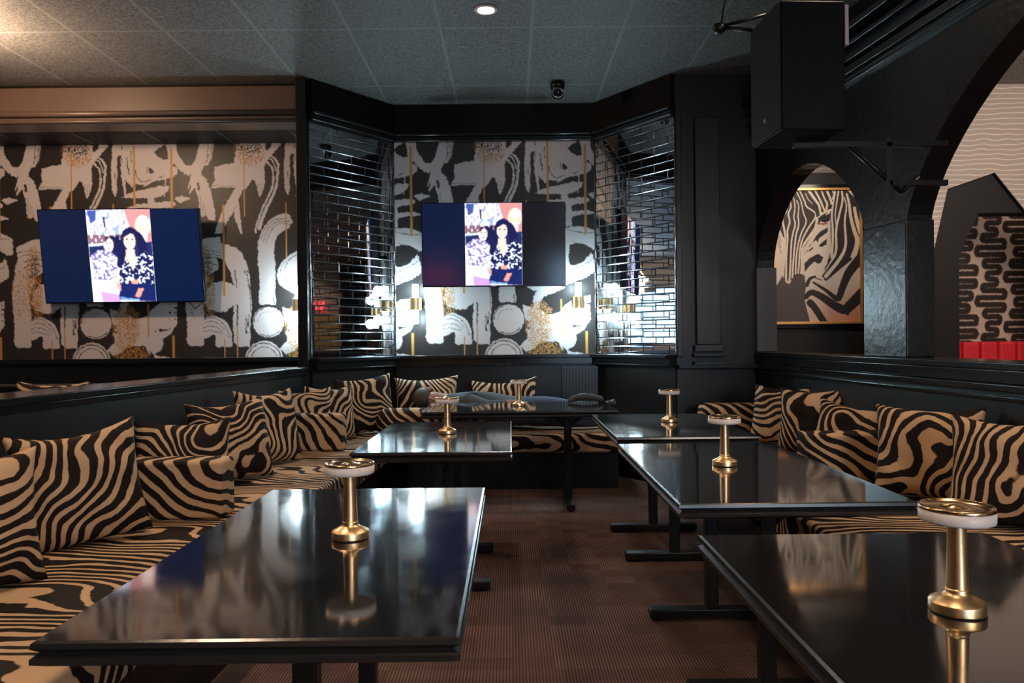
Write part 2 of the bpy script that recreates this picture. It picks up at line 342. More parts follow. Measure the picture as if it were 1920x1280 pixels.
def mural_tile():
    R = Ras(PER, 404, 2.2, MD, warp=1.5)
    X, Y = R.X, R.Y
    def T(c, pts, wrap=True): return [TF[c](*p) for p in pts]
    def P(c, pts, col=MW):
        q = T(c, pts)
        for o in (-PER, 0, PER): R.poly([(x+o, y) for x, y in q], col)
    def S(c, pts, w, col=MW):
        q = T(c, pts)
        for o in (-PER, 0, PER): R.line([(x+o, y) for x, y in q], w, col)
    # top row strokes
    P('B', [(1440,60),(1480,280),(1490,420),(1600,460),(1690,570),(1840,660),(1900,500),(1760,460),(1720,380),(1640,290),(1615,60)])
    P('A', [(335,60),(285,240),(262,290),(230,330),(240,400),(225,450),(190,590),(240,520),(205,645),(270,570),(330,470),(345,400),(370,330),(420,325),(460,240),(492,60)])
    for a in ((410,230,425,60,3),(440,260,455,110,2),(395,300,430,200,2.2),(462,200,478,90,2)): S('A', [(a[0], a[1]), (a[2], a[3])], a[4]*.5, MD)
    P('C', [(110,400),(195,480),(240,600),(270,760),(292,945),(215,938),(185,880),(160,900),(110,890),(100,700),(60,570),(60,430)])
    S('C', [(95,520),(105,590)], (5, 3), MD)
    for a in ((120,660,128,890,3.5),(148,720,150,900,2),(165,760,185,900,2.4)): S('C', [(a[0], a[1]), (a[2], a[3])], (0.6, a[4]), MD)
    P('C', [(285,330),(400,300),(510,290),(520,200),(540,90),(560,20),(850,20),(870,150),(862,280),(850,400),(862,520),(835,600),(797,685),(770,600),(750,500),(710,480),(690,520),(640,580),(610,600),(555,700),(490,860),(400,1000),(360,1090),(285,1095),(290,1030),(390,790),(520,570),(380,565),(245,578),(285,490),(280,400)])
    S('C', [(270,545),(400,548),(530,552)], 1.0, MD)
    for a in (770, 800, 825): S('C', [(a, 520), (a+8, 640)], (0.6, 1.5), MD)
    P('C', [(555,690),(565,800),(595,1095),(575,1098),(520,960),(498,860)])
    P('C', [(850,140),(880,150),(930,110),(965,20),(1090,20),(940,205),(860,285),(830,280)]); P('C', [(845,20),(868,20),(865,150),(845,150)])
    S('C', [(865,262),(935,340),(955,430),(930,600),(850,770),(755,1010),(752,1090)], (3.4, 3.8)); S('C', [(930,200),(990,260),(1010,340),(985,560),(900,760),(815,950),(790,1040)], (3, 6.5))
    S('C', [(905,225),(955,280),(985,380)], 2.6)
    P('B', [(580,140),(570,300),(550,470),(570,880),(590,930),(625,970),(650,900),(660,350),(685,290),(715,300),(705,420),(720,640),(770,1010),(800,990),(780,700),(830,760),(900,830),(930,760),(1000,785),(1090,780),(1070,825),(1200,755),(1400,700),(1560,670),(1640,600),(1640,510),(1500,420),(1495,365),(1400,380),(1310,320),(1250,240),(1430,130),(1430,60),(600,60)])
    P('B', [(1540,500),(1580,460),(1612,495)], MD); P('B', [(1165,580),(1190,490),(1255,580),(1200,605)], MD)
    S('B', [(1150,500),(1130,600)], 1.4, MD); S('B', [(950,540),(965,640),(1010,705),(1080,740),(1200,700)], 1.6, MD)
    for a in ((815,350,845,620,1.8),(880,230,890,420,1.4),(740,110,730,200,1.8),(612,590,618,680,1.4),(725,300,730,420,1),(1340,665,1430,640,1)): S('B', [(a[0], a[1]), (a[2], a[3])], a[4], MD)
    P('B', [(720,1000),(800,990),(870,1000),(1130,1000),(1155,1090),(950,1110),(790,1172),(1540,1165),(1605,1115),(1600,1080),(1500,1060),(1270,1085),(1250,1010),(1400,965),(1480,880),(1500,810),(1350,808),(950,890),(800,940)])
    S('B', [(1440,690),(1432,820),(1420,985)], (2.6, 1.2))
    P('J', [(60,-30),(95,-30),(170,10),(110,40),(110,80),(250,75),(302,90),(302,105),(200,105),(115,125),(108,200),(60,205)])
    # second row : loop on the right
    P('J', [(50,225),(90,208),(180,205),(260,222),(330,262),(335,395),(280,402),(230,362),(150,340),(90,360),(80,440),(85,530),(120,535),(200,500),(265,430),(278,450),(288,480),(298,545),(290,590),(240,620),(150,660),(40,700),(-20,600),(-30,300)])
    P('D', [(1230,30),(1160,50),(1080,90),(980,180),(935,300),(955,400),(1040,470),(1120,505),(1280,520),(1300,30)])
    P('J', [(88,365),(150,343),(225,362),(270,405),(262,430),(200,498),(115,533),(88,530),(80,440)], MD)
    S('D', [(1180,75),(1070,150),(1020,270),(1060,380),(1150,440)], 0.9, MD); S('D', [(1150,90),(1010,180),(975,300)], 0.8, MD)
    for a in ((70,235,300,268),(110,330,280,395),(95,575,270,490),(70,635,180,600)): S('J', [(a[0], a[1]), ((a[0]+a[2])/2, (a[1]+a[3])/2+6), (a[2], a[3])], 1.1, MD)
    P('I', [(1500,110),(1440,160),(1410,230),(1412,310),(1440,335),(1480,335),(1485,260),(1530,215),(1620,180),(1700,150),(1800,90),(1500,60)])
    # hook
    P('C', [(765,1285),(770,1200),(820,1060),(900,950),(1000,890),(1100,868),(1145,900),(1168,965),(1130,1040),(1060,1070),(1000,1120),(965,1200),(955,1285)])
    P('D', [(735,-10),(733,200),(750,300),(748,420),(735,560),(745,632),(925,635),(920,500),(925,240),(910,100),(915,-10)])
    for k in (0, 1, 2): S('C', [(800+30*k,1180+20*k),(850+30*k,1050+20*k),(960+20*k,950+20*k),(1150,925+35*k)], 1.0, MD)
    S('D', [(905,540),(903,630)], 1.6, MD)
    P('H', [(190,-60),(260,-80),(330,-60),(250,-20)])
    # big arch
    P('D', [(-15,-20),(65,-45),(200,-55),(330,-50),(420,-25),(500,10),(560,60),(600,160),(640,300),(650,500),(662,600),(650,760),(640,900),(640,1090),(520,1092),(460,1040),(455,800),(470,640),(430,660),(380,700),(310,712),(200,680),(140,600),(160,480),(230,390),(330,370),(440,400),(470,420),(440,300),(380,160),(340,120),(280,105),(292,140),(300,190),(300,240),(240,270),(190,300),(170,380),(100,560),(-60,500),(-30,200),(0,100)])
    P('E', [(240,0),(260,-150),(330,-330),(470,-420),(640,-420),(700,-300),(560,-100),(520,0),(540,300),(555,600),(555,1000),(470,1012),(300,1002),(250,940),(270,700),(240,250)])
    P('K', [(100,640),(180,605),(250,600),(250,690),(120,710),(135,690),(105,685)])
    for k in range(3): S('D', [(-10,40+45*k),(100,20+40*k),(220,30+38*k),(330,60+40*k)] if k < 2 else [(70,140),(180,100),(280,120)], 1.0 + .4*(k > 1), MD)
    S('D', [(70,200),(180,160),(290,195)], 1.6, MD)
    S('D', [(480,250),(500,440)], 2, MD); S('D', [(505,640),(500,760),(498,860)], 2.6, MD); S('D', [(600,260),(640,480),(645,700)], 1.0, MD)
    m = (X > 137) & (X < 150) & (Y > 240) & (Y < 384) & (vnoise(R.X0*1.2, R.Y0*.12, 9) > .62) & (vnoise(R.X0*.1, R.Y0*.06, 10) > .42); R.paint(m, MD)
    # rainbow
    P('D', [(125,790),(180,755),(250,742),(340,780),(400,850),(440,940),(447,1092),(330,1092),(290,1098),(258,1070),(262,960),(240,948),(180,990),(130,1000)])
    for r in (1.0, .86, .7, .55): S('D', [(130,790+(1-r)*290),(200,770+(1-r)*300),(270,775+(1-r)*330),(270+110*r,880+(1-r)*140),(400*r+40*(1-r)+10,1000)][:5 if r > .9 else 4], 0.9, MD)
    # circles
    cx, cy = TF['D'](840, 825)
    for o in (-PER, 0, PER):
        R.ell(cx+o, cy, 29, 29, MW)
        d = np.hypot(X-cx-o+1, Y-cy+1); an = np.arctan2(Y-cy, X-cx-o)
        R.paint((np.abs(d-26) < .8) & (an > -PI) & (an < -1.9), MD); R.paint((np.abs(d-27) < .9) & (an > .6) & (an < 2.2), MD)
        R.paint((np.abs(d-19) < .35) & (an < -1.2), MD)
        d = np.hypot(X-(37+790/5.82)-o, (Y-(196+1240/5.82))); R.paint(d < 36, MW); R.paint(np.abs(d-32) < .8, MD); R.paint(np.abs(d-24.5) < .7, MD)
    # burst
    P('F', [(360,330),(440,370),(530,390),(525,180),(700,200),(640,300),(640,400),(700,480),(790,512),(860,510),(1000,450),(1050,370),(1200,240),(1500,180),(1490,400),(1500,600),(1430,700),(1390,770),(1250,860),(1250,1000),(1180,1080),(1110,1130),(1160,1150),(1390,1185),(1400,1197),(1100,1197),(1090,1150),(1020,1060),(1030,1150),(990,1080),(935,975),(640,980),(560,1080),(400,1150),(290,1055),(400,940),(430,870),(400,760),(480,740),(400,690),(480,640),(400,600),(350,430)])
    P('F', [(1170,680),(1360,702),(1200,742)], MD); S('F', [(1120,700),(1128,740)], 1.6, MD)
    m = ((X > 328-PER+0) & (X < 14)) | (X > 318)
    m &= (Y > 292) & (Y < 350) & (vnoise(R.X0*.15+3, R.Y0*.5, 21) > .72); R.paint(m, MD)
    # gold speckles
    def dots(cx, cy, rx, ry, th, col, sc=1.15, only=None):
        f = vnoise(R.X0*sc*.62, R.Y0*sc*.62, 33)+.25*vnoise(R.X0*sc*1.4, R.Y0*sc*1.4, 34)
        e = 1-(((R.X0-cx)/rx)**2+((R.Y0-cy)/ry)**2)
        m = (f > th+.35*np.clip(.6-e, 0, 1)) & (e > 0)
        R.paint(m, col)
    x, y = TF['C'](690, 130); dots(x, y, 30, 34, .62, MG2); dots(x, y-6, 25, 22, .68, MD)
    x, y = TF['F'](620, 680); dots(x, y, 26, 48, .55, MG2)
    x, y = TF['F'](700, 1120); dots(x, y, 34, 20, .68, MG)
    x, y = TF['F'](720, 440); dots(x, y, 16, 9, .6, MG2)
    x, y = TF['D'](170, 300); dots(x, y, 14, 60, .5, MG2); dots(x+2, y+4, 10, 50, .6, MD)
    x, y = TF['D'](180, 520); dots(x, y, 15, 40, .55, MG2)
    x, y = TF['E'](380, 50); dots(x, y, 18, 60, .74, MG2)
    x, y = TF['D'](180, 700); dots(x, y, 22, 14, .78, MG2)
    # gold bars
    XX, YY = R.X0, R.Y0
    for u, v0, v1, wd in ((3.2,8,178,4.6),(3.2,361,404,4.6),(139,0,138,2.2),(256.5,2,116,4.0),(99.3,116,287,4.4),(216.5,112,216,2.2),(99.2,368,404,2.2),(123,345,404,2.2),(279.4,300,363,2.6)):
        R.paint((np.abs(XX-u) < wd/2) & (YY > v0) & (YY < v1), MG)
    return R
def blur(c, n=1):
    for _ in range(n):
        c = (np.roll(c, 1, 0)+c*2+np.roll(c, -1, 0))/4; c = (np.roll(c, 1, 1)+c*2+np.roll(c, -1, 1))/4
    return c
TILE = mural_tile(); TC = blur(TILE.c, 1)
def sample(c, x, y, periodic=False):
    h, w_ = c.shape[:2]
    x = (x % w_) if periodic else np.clip(x, 0, w_-1.01); y = np.clip(y, 0, h-1.01)
    xi = np.floor(x).astype(int); yi = np.floor(y).astype(int); fx = (x-xi)[..., None]; fy = (y-yi)[..., None]
    x2 = (xi+1) % w_; xi = xi % w_; y2 = np.minimum(yi+1, h-1)
    return (c[yi, xi]*(1-fx)+c[yi, x2]*fx)*(1-fy)+(c[y2, xi]*(1-fx)+c[y2, x2]*fx)*fy
YB = 7.08; ZT = 3.14; ZL = 1.118
def mural(name, x0, x1, u_at, px_at):      # u = u_at + (px-px_at)*scale at wall depth
    stp = 0.0052
    xs = np.linspace(x0, x1, int((x1-x0)/stp)); zs = np.linspace(ZT, ZL, int((ZT-ZL)/stp))
    XX, ZZ = np.meshgrid(xs, zs); P = np.stack([XX, np.full_like(XX, YB), ZZ], -1)
    px = 957+XX/YB*F
    U = u_at+(px-px_at)*(1.0 if px_at < 100 else .99); V = (ZT-ZZ)/(ZT-ZL)*403
    o = printgrid(name, P, sample(TC, (U % PER)*2.2, V*2.2, True), 'wallpaper'); o['kind'] = 'structure'
    return o
mural('wall_back_mural', -1.09, 0.815, 2, 773)
mural('wall_alcove_mural', -6.2, -1.75, 0, 0)

# squiggle wallpaper of the far room
def squiggle():
    R = Ras(900, 1130, .5, srgb(205, 180, 160), warp=5); D = srgb(52, 42, 36)
    turns = [(290,520),(65,590),(285,632),(125,685),(250,730),(145,785),(225,830),(110,880)]
    for ci in range(-1, 4):
        for rep in range(-2, 3):
            oy = rep*400+(0, -208)[ci % 2]; ox = ci*228
            t = [(x+ox, y+oy) for x, y in turns]+[(290+ox, 920+oy)]
            for (a, b_) in zip(t, t[1:]):
                ym = (a[1]+b_[1])/2; s = 1 if b_[0] > a[0] else -1
                ra = max(8, (ym-a[1])); R.line([(a[0]-s*0, a[1]), (a[0]+s*8, ym-4), (a[0]+s*28, ym), (b_[0]-s*28, ym), (b_[0]-s*8, ym+4), (b_[0], b_[1])], 44, D)
    return blur(R.c)
SQ = squiggle()

def zebra_art():
    R = Ras(1450, 2220, .28, srgb(214, 200, 186), ox=140, oy=170, warp=6); D = srgb(46, 40, 38); Cc = srgb(220, 206, 190); O = srgb(214, 140, 98)
    gy = np.clip((R.Y0-1700)/700, 0, 1)[..., None]*np.clip((R.X0-500)/700, 0, 1)[..., None]
    R.c = R.c*(1-gy)+O*gy; base = R.c.copy()
    R.poly([(340,100),(1300,100),(1700,500),(1700,1500),(1000,1720),(950,1600),(1100,1200),(1090,500),(880,760),(640,1150),(560,1650),(300,1700),(330,1000),(140,700),(200,480)], D)
    for p, w_ in [([(400,190),(300,380),(190,500)],35),([(460,170),(370,400),(355,520),(290,640),(320,850),(330,1000),(290,1640)],(24,32)),([(480,220),(425,330),(430,450),(388,570),(410,700),(370,850),(370,1000),(345,1300),(340,1710)],(18,34)),
        ([(480,300),(500,450),(480,620),(500,750),(440,1000),(415,1400),(395,1730)],(14,32)),([(530,340),(565,450),(550,600),(560,750),(510,950),(470,1300),(445,1640)],(14,32)),([(530,200),(600,350),(640,550),(685,700),(600,900),(545,1100),(515,1300),(500,1570)],(16,28)),
        ([(580,175),(660,350),(700,450),(835,550),(830,650),(740,780),(620,1000),(575,1200),(560,1400),(545,1560)],(22,30)),([(870,640),(840,800),(700,1000),(620,1150),(600,1400),(600,1560)],(46,24)),([(680,230),(720,320),(790,400)],14),
        ([(720,160),(830,320),(900,420),(930,560)],(44,34)),([(830,160),(930,350),(980,480),(1020,540)],(30,34)),([(940,160),(1000,320),(1040,400),(1030,490)],(24,40)),([(1030,160),(1080,280),(1120,400)],(36,40)),([(1130,160),(1160,240),(1140,320)],34),
        ([(900,610),(960,565),(1110,505)],40),([(1190,160),(1140,420),(1120,600),(1130,800),(1130,1000),(1110,1300)],(20,44)),([(1240,160),(1200,400),(1175,600),(1195,800)],(26,16)),([(1285,160),(1300,350),(1240,600),(1190,850),(1180,1200),(1060,1450),(920,1640)],(28,44)),
        ([(1330,300),(1365,450),(1335,700),(1350,1000),(1330,1170),(1230,1350),(1010,1620)],(16,64)),([(1370,240),(1410,400),(1440,650),(1500,880),(1545,1020),(1500,1230),(1400,1400),(1150,1620)],(30,110)),([(1500,480),(1540,700),(1600,900)],(50,70)),
        ([(150,700),(240,850),(300,1000)],26)]: R.line(p, w_, Cc)
    R.poly([(860,820),(1040,760),(1060,900),(1010,1000),(1040,1400),(960,1500),(880,1700),(650,1760),(650,1400),(620,1300),(760,1080)], Cc)
    m = R.mpoly([(650,1600),(830,1640),(1000,1690),(1300,1480),(1700,1250),(1700,2500),(700,2500),(640,2000),(660,1760)]); R.c[m] = base[m]
    R.poly([(140,880),(320,1050),(270,1600),(140,1800)], Cc)
    for k in range(3): R.line([(150,760+110*k),(220,900+90*k),(260,1050+90*k)], 9, srgb(120, 90, 80))
    R.poly([(915,690),(960,620),(1100,560),(1080,690),(1000,722)], srgb(36, 30, 26)); R.line([(880,730),(960,742),(1040,735)], 26, srgb(150, 84, 62))
    R.poly([(840,560),(900,540),(915,600),(870,630)], D)
    R.poly([(640,1260),(770,1080),(850,940),(930,860),(1050,800),(1045,880),(900,980),(880,1055),(850,1010),(740,1090),(700,1200)], D)
    R.poly([(890,1110),(940,1060),(1030,990),(1025,1085),(940,1130)], D); R.line([(735,1190),(790,1140)], 26, D)
    R.poly([(650,1400),(740,1310),(880,1240),(970,1300),(930,1390),(880,1410),(820,1370),(740,1440),(655,1545)], D)
    R.line([(690,1760),(740,1660),(830,1620)], (70, 30), D); R.line([(830,1640),(930,1680)], 18, D); R.line([(950,1620),(1200,1270)], (22, 40), D); R.line([(1010,1685),(1200,1520),(1420,1330)], (26, 60), D)
    R.line([(800,1720),(1000,1850),(1130,1955),(1220,1990),(1290,1800),(1400,1560),(1590,1330)], (34, 170), D)
    R.line([(660,1970),(770,1890),(950,1970),(1150,2110),(1320,2180),(1430,2100),(1640,1900)], (80, 200), D)
    R.poly([(1150,2120),(1380,2290),(1420,2180),(1300,2100)], D)
    R.line([(740,2060),(820,2150),(980,2400)], (120, 110), D)
    R.poly([(160,1800),(280,1600),(340,1720),(400,1740),(440,1650),(560,1560),(650,1600),(672,1800),(640,1980),(740,2400),(140,2400)], srgb(78, 68, 66))
    return blur(R.c)
def tv_art(blue, navy_r):
    R = Ras(690, 992, .3, srgb(232, 232, 240), ox=597, oy=114, warp=8); N = srgb(22, 26, 70)
    nz = vnoise(R.X0/22, R.Y0/40, 5); top = R.Y0 < 480
    R.paint(top & (nz > .62), srgb(150, 165, 215)); R.paint(top & (nz < .2), srgb(190, 180, 210)); R.paint((R.Y0 > 380) & (R.Y0 < 480) & (nz > .45), srgb(130, 95, 110))
    R.poly([(610,120),(710,120),(700,230),(640,260)], srgb(60, 80, 150)); R.poly([(775,190),(800,190),(800,310),(780,300)], N)
    R.poly([(1000,100),(1290,100),(1290,480),(1150,480),(1060,300)], srgb(200, 135, 135)); R.ell(1200, 290, 85, 110, srgb(250, 200, 180)); R.ell(1215, 240, 60, 60, srgb(255, 235, 220)); R.poly([(1120,350),(1250,340),(1240,470),(1180,470)], srgb(240, 215, 215))
    R.poly([(600,480),(780,470),(780,520),(600,520)], srgb(200, 220, 255)); R.poly([(600,505),(1290,460),(1290,620),(600,620)], srgb(30, 40, 90))
    R.poly([(880,420),(930,370),(960,560),(900,680)], N)
    R.ell(860, 480, 50, 95, N); R.ell(815, 490, 52, 78, srgb(255, 225, 215)); R.poly([(780,400),(850,395),(800,440),(770,470)], srgb(60, 40, 60))
    R.ell(798, 470, 12, 8, N); R.ell(837, 465, 12, 8, N); R.ell(818, 528, 18, 7, srgb(200, 90, 100))
    R.poly([(620,600),(700,545),(790,550),(880,600),(890,760),(860,870),(640,870),(610,760)], srgb(225, 222, 240))
    m = R.mpoly([(620,600),(700,545),(790,550),(880,600),(890,760),(860,870),(640,870)]) & (vnoise(R.X0/20, R.Y0/20, 8) > .58); R.paint(m, srgb(120, 110, 170))
    R.poly([(600,760),(640,860),(810,870),(880,1025),(600,970)], srgb(225, 235, 255)); R.poly([(600,965),(760,1000),(900,1030),(900,1110),(600,1110)], srgb(190, 150, 210)); R.poly([(600,965),(690,985),(700,1110),(600,1110)], srgb(255, 225, 215))
    R.line([(1060,360),(1140,420),(1180,520),(1190,720)], (120, 90), N); R.line([(990,400),(960,520),(930,700)], (70, 90), N); R.ell(1060, 380, 95, 70, N)
    R.poly([(1000,540),(1090,540),(1100,760),(1040,770),(990,640)], srgb(250, 205, 190)); R.ell(1045, 450, 62, 92, srgb(255, 218, 200))
    R.poly([(985,350),(1100,345),(1120,400),(1060,370),(980,420)], N); R.ell(1018, 430, 15, 9, N); R.ell(1075, 436, 15, 9, N); R.ell(1035, 495, 26, 9, srgb(255, 250, 250)); R.line([(1010,488),(1035,510),(1062,490)], 5, srgb(180, 60, 80)); R.line([(1045,440),(1040,468)], 4, srgb(210, 150, 140))
    R.poly([(930,700),(1010,640),(1060,770),(1110,640),(1200,580),(1285,640),(1290,930),(1150,920),(1050,890),(900,930),(900,800)], srgb(20, 28, 78))
    m = R.mpoly([(900,740),(1010,640),(1060,770),(1110,640),(1200,560),(1285,640),(1280,900),(1100,960),(1050,880),(940,920),(850,850)]) & (vnoise(R.X0/17, R.Y0/17, 6) > .62); R.paint(m, srgb(225, 235, 255))
    R.poly([(900,920),(1050,890),(1290,930),(1290,1110),(880,1080)], srgb(18, 32, 90)); R.poly([(860,870),(910,920),(910,985),(870,960)], srgb(230, 160, 150)); R.poly([(1030,860),(1110,870),(1100,915),(1030,905)], srgb(240, 160, 140)); R.poly([(1100,960),(1160,960),(1110,1055),(1055,1045)], srgb(245, 150, 140))
    for k in range(3): R.line([(880+20*k,1050+15*k),(1000,1070+10*k),(1100,1080+8*k)], 7, srgb(140, 180, 240))
    art = blur(R.c, 3)*blue
    H, W_ = art.shape[:2]; full = np.zeros((H, int(W_/.40), 3)); full[:] = srgb(10, 26, 66); full[:, :] = srgb(6, 19, 46)
    s = int(W_/.40*.30); full[:, s+W_:] = navy_r; full[:, s:s+W_] = art
    return full
# ------------------------------------------------------------------ setting
HC = 3.47
def XL(y): return -1.665+0.1053*(y-6.32)          # aisle edge of the left ledge
def XC(y): return 2.12-0.074*(y-5.22)             # aisle edge of the right ledge
def XA(y): return 2.08+0.105*(6.3-y)              # face of the arcade wall
bm = BM(); box(bm, -6.6, 6.6, -4.7, 7.6, -0.1, 0); struct('floor', bm, 'carpet')
bm = BM(); box(bm, -6.6, 6.6, -4.7, 7.6, HC, HC+0.1); struct('ceiling', bm, 'ceiling_tile')
bm = BM(); box(bm, -6.3, -1.75, 6.6, 7.1, ZT, ZT+0.05); struct('ceiling_alcove', bm, 'charcoal')
bm = BM()
for x in (-5.2, -4.55, -3.9, -3.25, -2.6, -1.95): box(bm, x, x+.022, 6.6, 7.08, ZT-.004, ZT+.001)
struct('trim_15', bm, 'grey_column')
bm = BM(); box(bm, -6.6, -6.3, -4.7, 7.6, 0, HC); struct('wall_left', bm, 'black_paint')
bm = BM(); box(bm, 6.3, 6.6, -4.7, 7.6, 0, HC); struct('wall_right', bm, 'beige_wall')
bm = BM(); box(bm, -6.3, 6.3, YB+0.42, YB+0.52, 0, HC); struct('wall_far', bm, 'scallop_wall')
bm = BM(); box(bm, -6.3, 0.83, YB+0.004, YB+0.1, 0, HC); struct('wall_back', bm, 'charcoal')
# polygonal bay
BAY = [(-1.69, 6.32), (-1.09, 7.08), (0.815, 7.08), (1.40, 6.28)]
def offs(pts, t):                                   # offset a polyline towards the room
    out = []
    for i, p in enumerate(pts):
        ns = []
        for a, b_ in ((i-1, i), (i, i+1)):
            if a < 0 or b_ >= len(pts): continue
            d = (Vector(pts[b_])-Vector(pts[a])).normalized(); ns.append(Vector((d.y, -d.x)))
        n = sum(ns, Vector((0, 0))).normalized(); k = t/max(0.3, n.dot(ns[0])); out.append((p[0]+n.x*k, p[1]+n.y*k))
    return out
def strip(bm, pts, t0, t1, z0, z1, mi=0):
    a = offs(pts, t0); b_ = offs(pts, t1)
    for i in range(len(pts)-1): prism(bm, [a[i], a[i+1], b_[i+1], b_[i]], z0, z1, mi)
bm = BM(); strip(bm, BAY, 0.02, -0.04, 0, 1.03); struct('wall_bay_lower', bm, 'black_paint')
bm = BM(); strip(bm, BAY, 0.14, -0.03, 1.085, 1.118); struct('trim_1', bm, 'black_trim', bev=.006)
bm = BM(); strip(bm, BAY, 0.10, 0.0, 1.03, 1.085); strip(bm, BAY, 0.115, 0.0, 1.02, 1.032); struct('trim_2', bm, 'black_trim', bev=.004)
bm = BM(); strip(bm, BAY, 0.05, -0.05, ZT+0.06, HC); struct('wall_bay_soffit', bm, 'soffit_black')
bm = BM(); strip(bm, BAY, 0.085, 0.0, ZT+0.035, ZT+0.06); strip(bm, BAY, 0.05, 0.0, ZT+0.01, ZT+0.035); strip(bm, BAY, 0.06, 0.0, ZT-0.012, ZT+0.01); struct('trim_3', bm, 'black_trim', bev=.008, seg=3)
def mirror_panel(name, a, b_, seed):
    rnd = random.Random(seed); a = Vector(a); b_ = Vector(b_); d = (b_-a); Ln = d.length; d.normalize(); n = Vector((d.y, -d.x))
    bm = BM(); rows = 27; h = (ZT-0.012-ZL)/rows; Lb = 0.305; g = 0.003; bv = 0.005
    def w3(u, z, q): return (a.x+d.x*u+n.x*q, a.y+d.y*u+n.y*q, z)
    box_ = [w3(0, 0, -.03)]
    prism(bm, [w3(0,0,-.03)[:2], w3(Ln,0,-.03)[:2], w3(Ln,0,.001)[:2], w3(0,0,.001)[:2]], ZL, ZT, 2)
    for r in range(rows):
        z0 = ZL+r*h+g/2; z1 = z0+h-g; u = -Lb/2*(r % 2)
        while u < Ln-0.01:
            u0 = max(u, 0)+g/2; u1 = min(u+Lb, Ln)-g/2; u += Lb
            if u1-u0 < 0.02: continue
            tx = rnd.gauss(0, .001); tz = rnd.gauss(0, .002); q0 = .0045
            def q(uu, zz): return q0+(uu-(u0+u1)/2)*tx+(zz-(z0+z1)/2)*tz
            o = [bm.verts.new(w3(uu, zz, .002)) for uu, zz in ((u0,z0),(u1,z0),(u1,z1),(u0,z1))]
            i = [bm.verts.new(w3(uu, zz, q(uu, zz))) for uu, zz in ((u0+bv,z0+bv),(u1-bv,z0+bv),(u1-bv,z1-bv),(u0+bv,z1-bv))]
            bm.faces.new(i).material_index = 0
            for k in range(4): bm.faces.new((o[k], o[(k+1) % 4], i[(k+1) % 4], i[k])).material_index = 1
    o = obj(name, bm, ['mirror_tile', 'mirror_bevel', 'iron_black']); o['kind'] = 'structure'; return o
mirror_panel('wall_bay_left', BAY[0], BAY[1], 3); mirror_panel('wall_bay_right', BAY[2], BAY[3], 5)
bm = BM()
for p in BAY: tube(bm, (p[0]*.995, p[1]-.012, ZL), (p[0]*.995, p[1]-.012, ZT), .006, 8)
struct('trim_4', bm, 'chrome')
# left column, header and alcove
bm = BM(); box(bm, -1.775, -1.69, 6.24, 6.5, 0, HC); box(bm, -1.775, -1.69, 6.5, 7.1, 0, HC); struct('wall_left_column', bm, 'black_paint', bev=.006)
bm = BM(); box(bm, -6.3, -1.775, 6.34, 6.6, 3.23, 3.43); struct('wall_header', bm, 'brown_header', bev=.004)
bm = BM(); box(bm, -6.3, -1.775, 6.4, 6.6, 3.43, HC); struct('trim_5', bm, 'soffit_black')
bm = BM(); tube(bm, (-6.3, 6.335, 3.205), (-1.775, 6.335, 3.205), .024, 18); box(bm, -6.3, -1.775, 6.37, 6.6, 3.13, 3.23); tube(bm, (-6.3, 6.35, 3.145), (-1.775, 6.35, 3.145), .014, 14)
struct('trim_6', bm, 'brown_header')
bm = BM(); box(bm, -6.3, -1.775, 6.98, YB+.01, 1.075, 1.118); box(bm, -6.3, -1.775, 7.02, YB+.01, 0, 1.075); struct('trim_7', bm, 'black_trim', bev=.005)
# left half wall with ledge
bm = BM(); prism(bm, [(XL(.3)-.03,.3),(XL(.3)-.27,.3),(XL(6.26)-.27,6.26),(XL(6.26)-.03,6.26)], 0, 1.0); struct('wall_left_partition', bm, 'black_paint')
bm = BM(); prism(bm, [(XL(.3),.28),(XL(.3)-.3,.28),(XL(6.24)-.3,6.24),(XL(6.24),6.24)], 1.018, 1.05); prism(bm, [(XL(.3)-.012,.3),(XL(.3)-.28,.3),(XL(6.24)-.28,6.24),(XL(6.24)-.012,6.24)], 0.985, 1.018); struct('trim_8', bm, 'black_trim', bev=.006, seg=3)
# right : wall between bay and arcade, pilaster
bm = BM(); prism(bm, [(1.40,6.28),(2.23,6.3),(2.23,6.42),(1.46,6.42)], 0, HC); struct('wall_bay_end', bm, 'black_paint')
bm = BM(); box(bm, 1.56, 1.76, 6.24, 6.3, 1.2, 3.1); box(bm, 1.53, 1.79, 6.22, 6.3, 1.1, 1.13); box(bm, 1.54, 1.78, 6.23, 6.3, 1.14, 1.2); box(bm, 1.53, 1.79, 6.2, 6.3, 1.03, 1.06); box(bm, 1.4, 1.44, 6.24, 6.3, 1.1, 3.2); struct('trim_9', bm, 'black_paint', bev=.006)
bm = BM(); box(bm, 1.4, 2.1, 6.2, 6.3, 1.0, 1.035); struct('trim_10', bm, 'black_trim', bev=.005)
# right half wall, ledge and sill
bm = BM(); prism(bm, [(XC(.3)+.03,.3),(XC(6.28)+.03,6.28),(XA(6.28)+.144,6.28),(XA(.3)+.144,.3)], 0, 1.09); struct('wall_right_partition', bm, 'black_paint')
bm = BM(); prism(bm, [(XC(.3),.3),(XC(6.26),6.26),(XC(6.26)+.05,6.26),(XC(.3)+.05,.3)], 1.0, 1.035); prism(bm, [(XC(.3)+.015,.3),(XC(6.26)+.015,6.26),(XC(6.26)+.05,6.26),(XC(.3)+.05,.3)], .955, .98)
prism(bm, [(XC(.3)+.02,.3),(XC(6.26)+.02,6.26),(XC(6.26)+.06,6.26),(XC(.3)+.06,.3)], 1.035, 1.1)
prism(bm, [(XC(.3)+.01,.3),(XC(6.26)+.01,6.26),(XA(6.26)+.19,6.26),(XA(.3)+.19,.3)], 1.1, 1.135); struct('trim_11', bm, 'black_trim', bev=.006, seg=3)
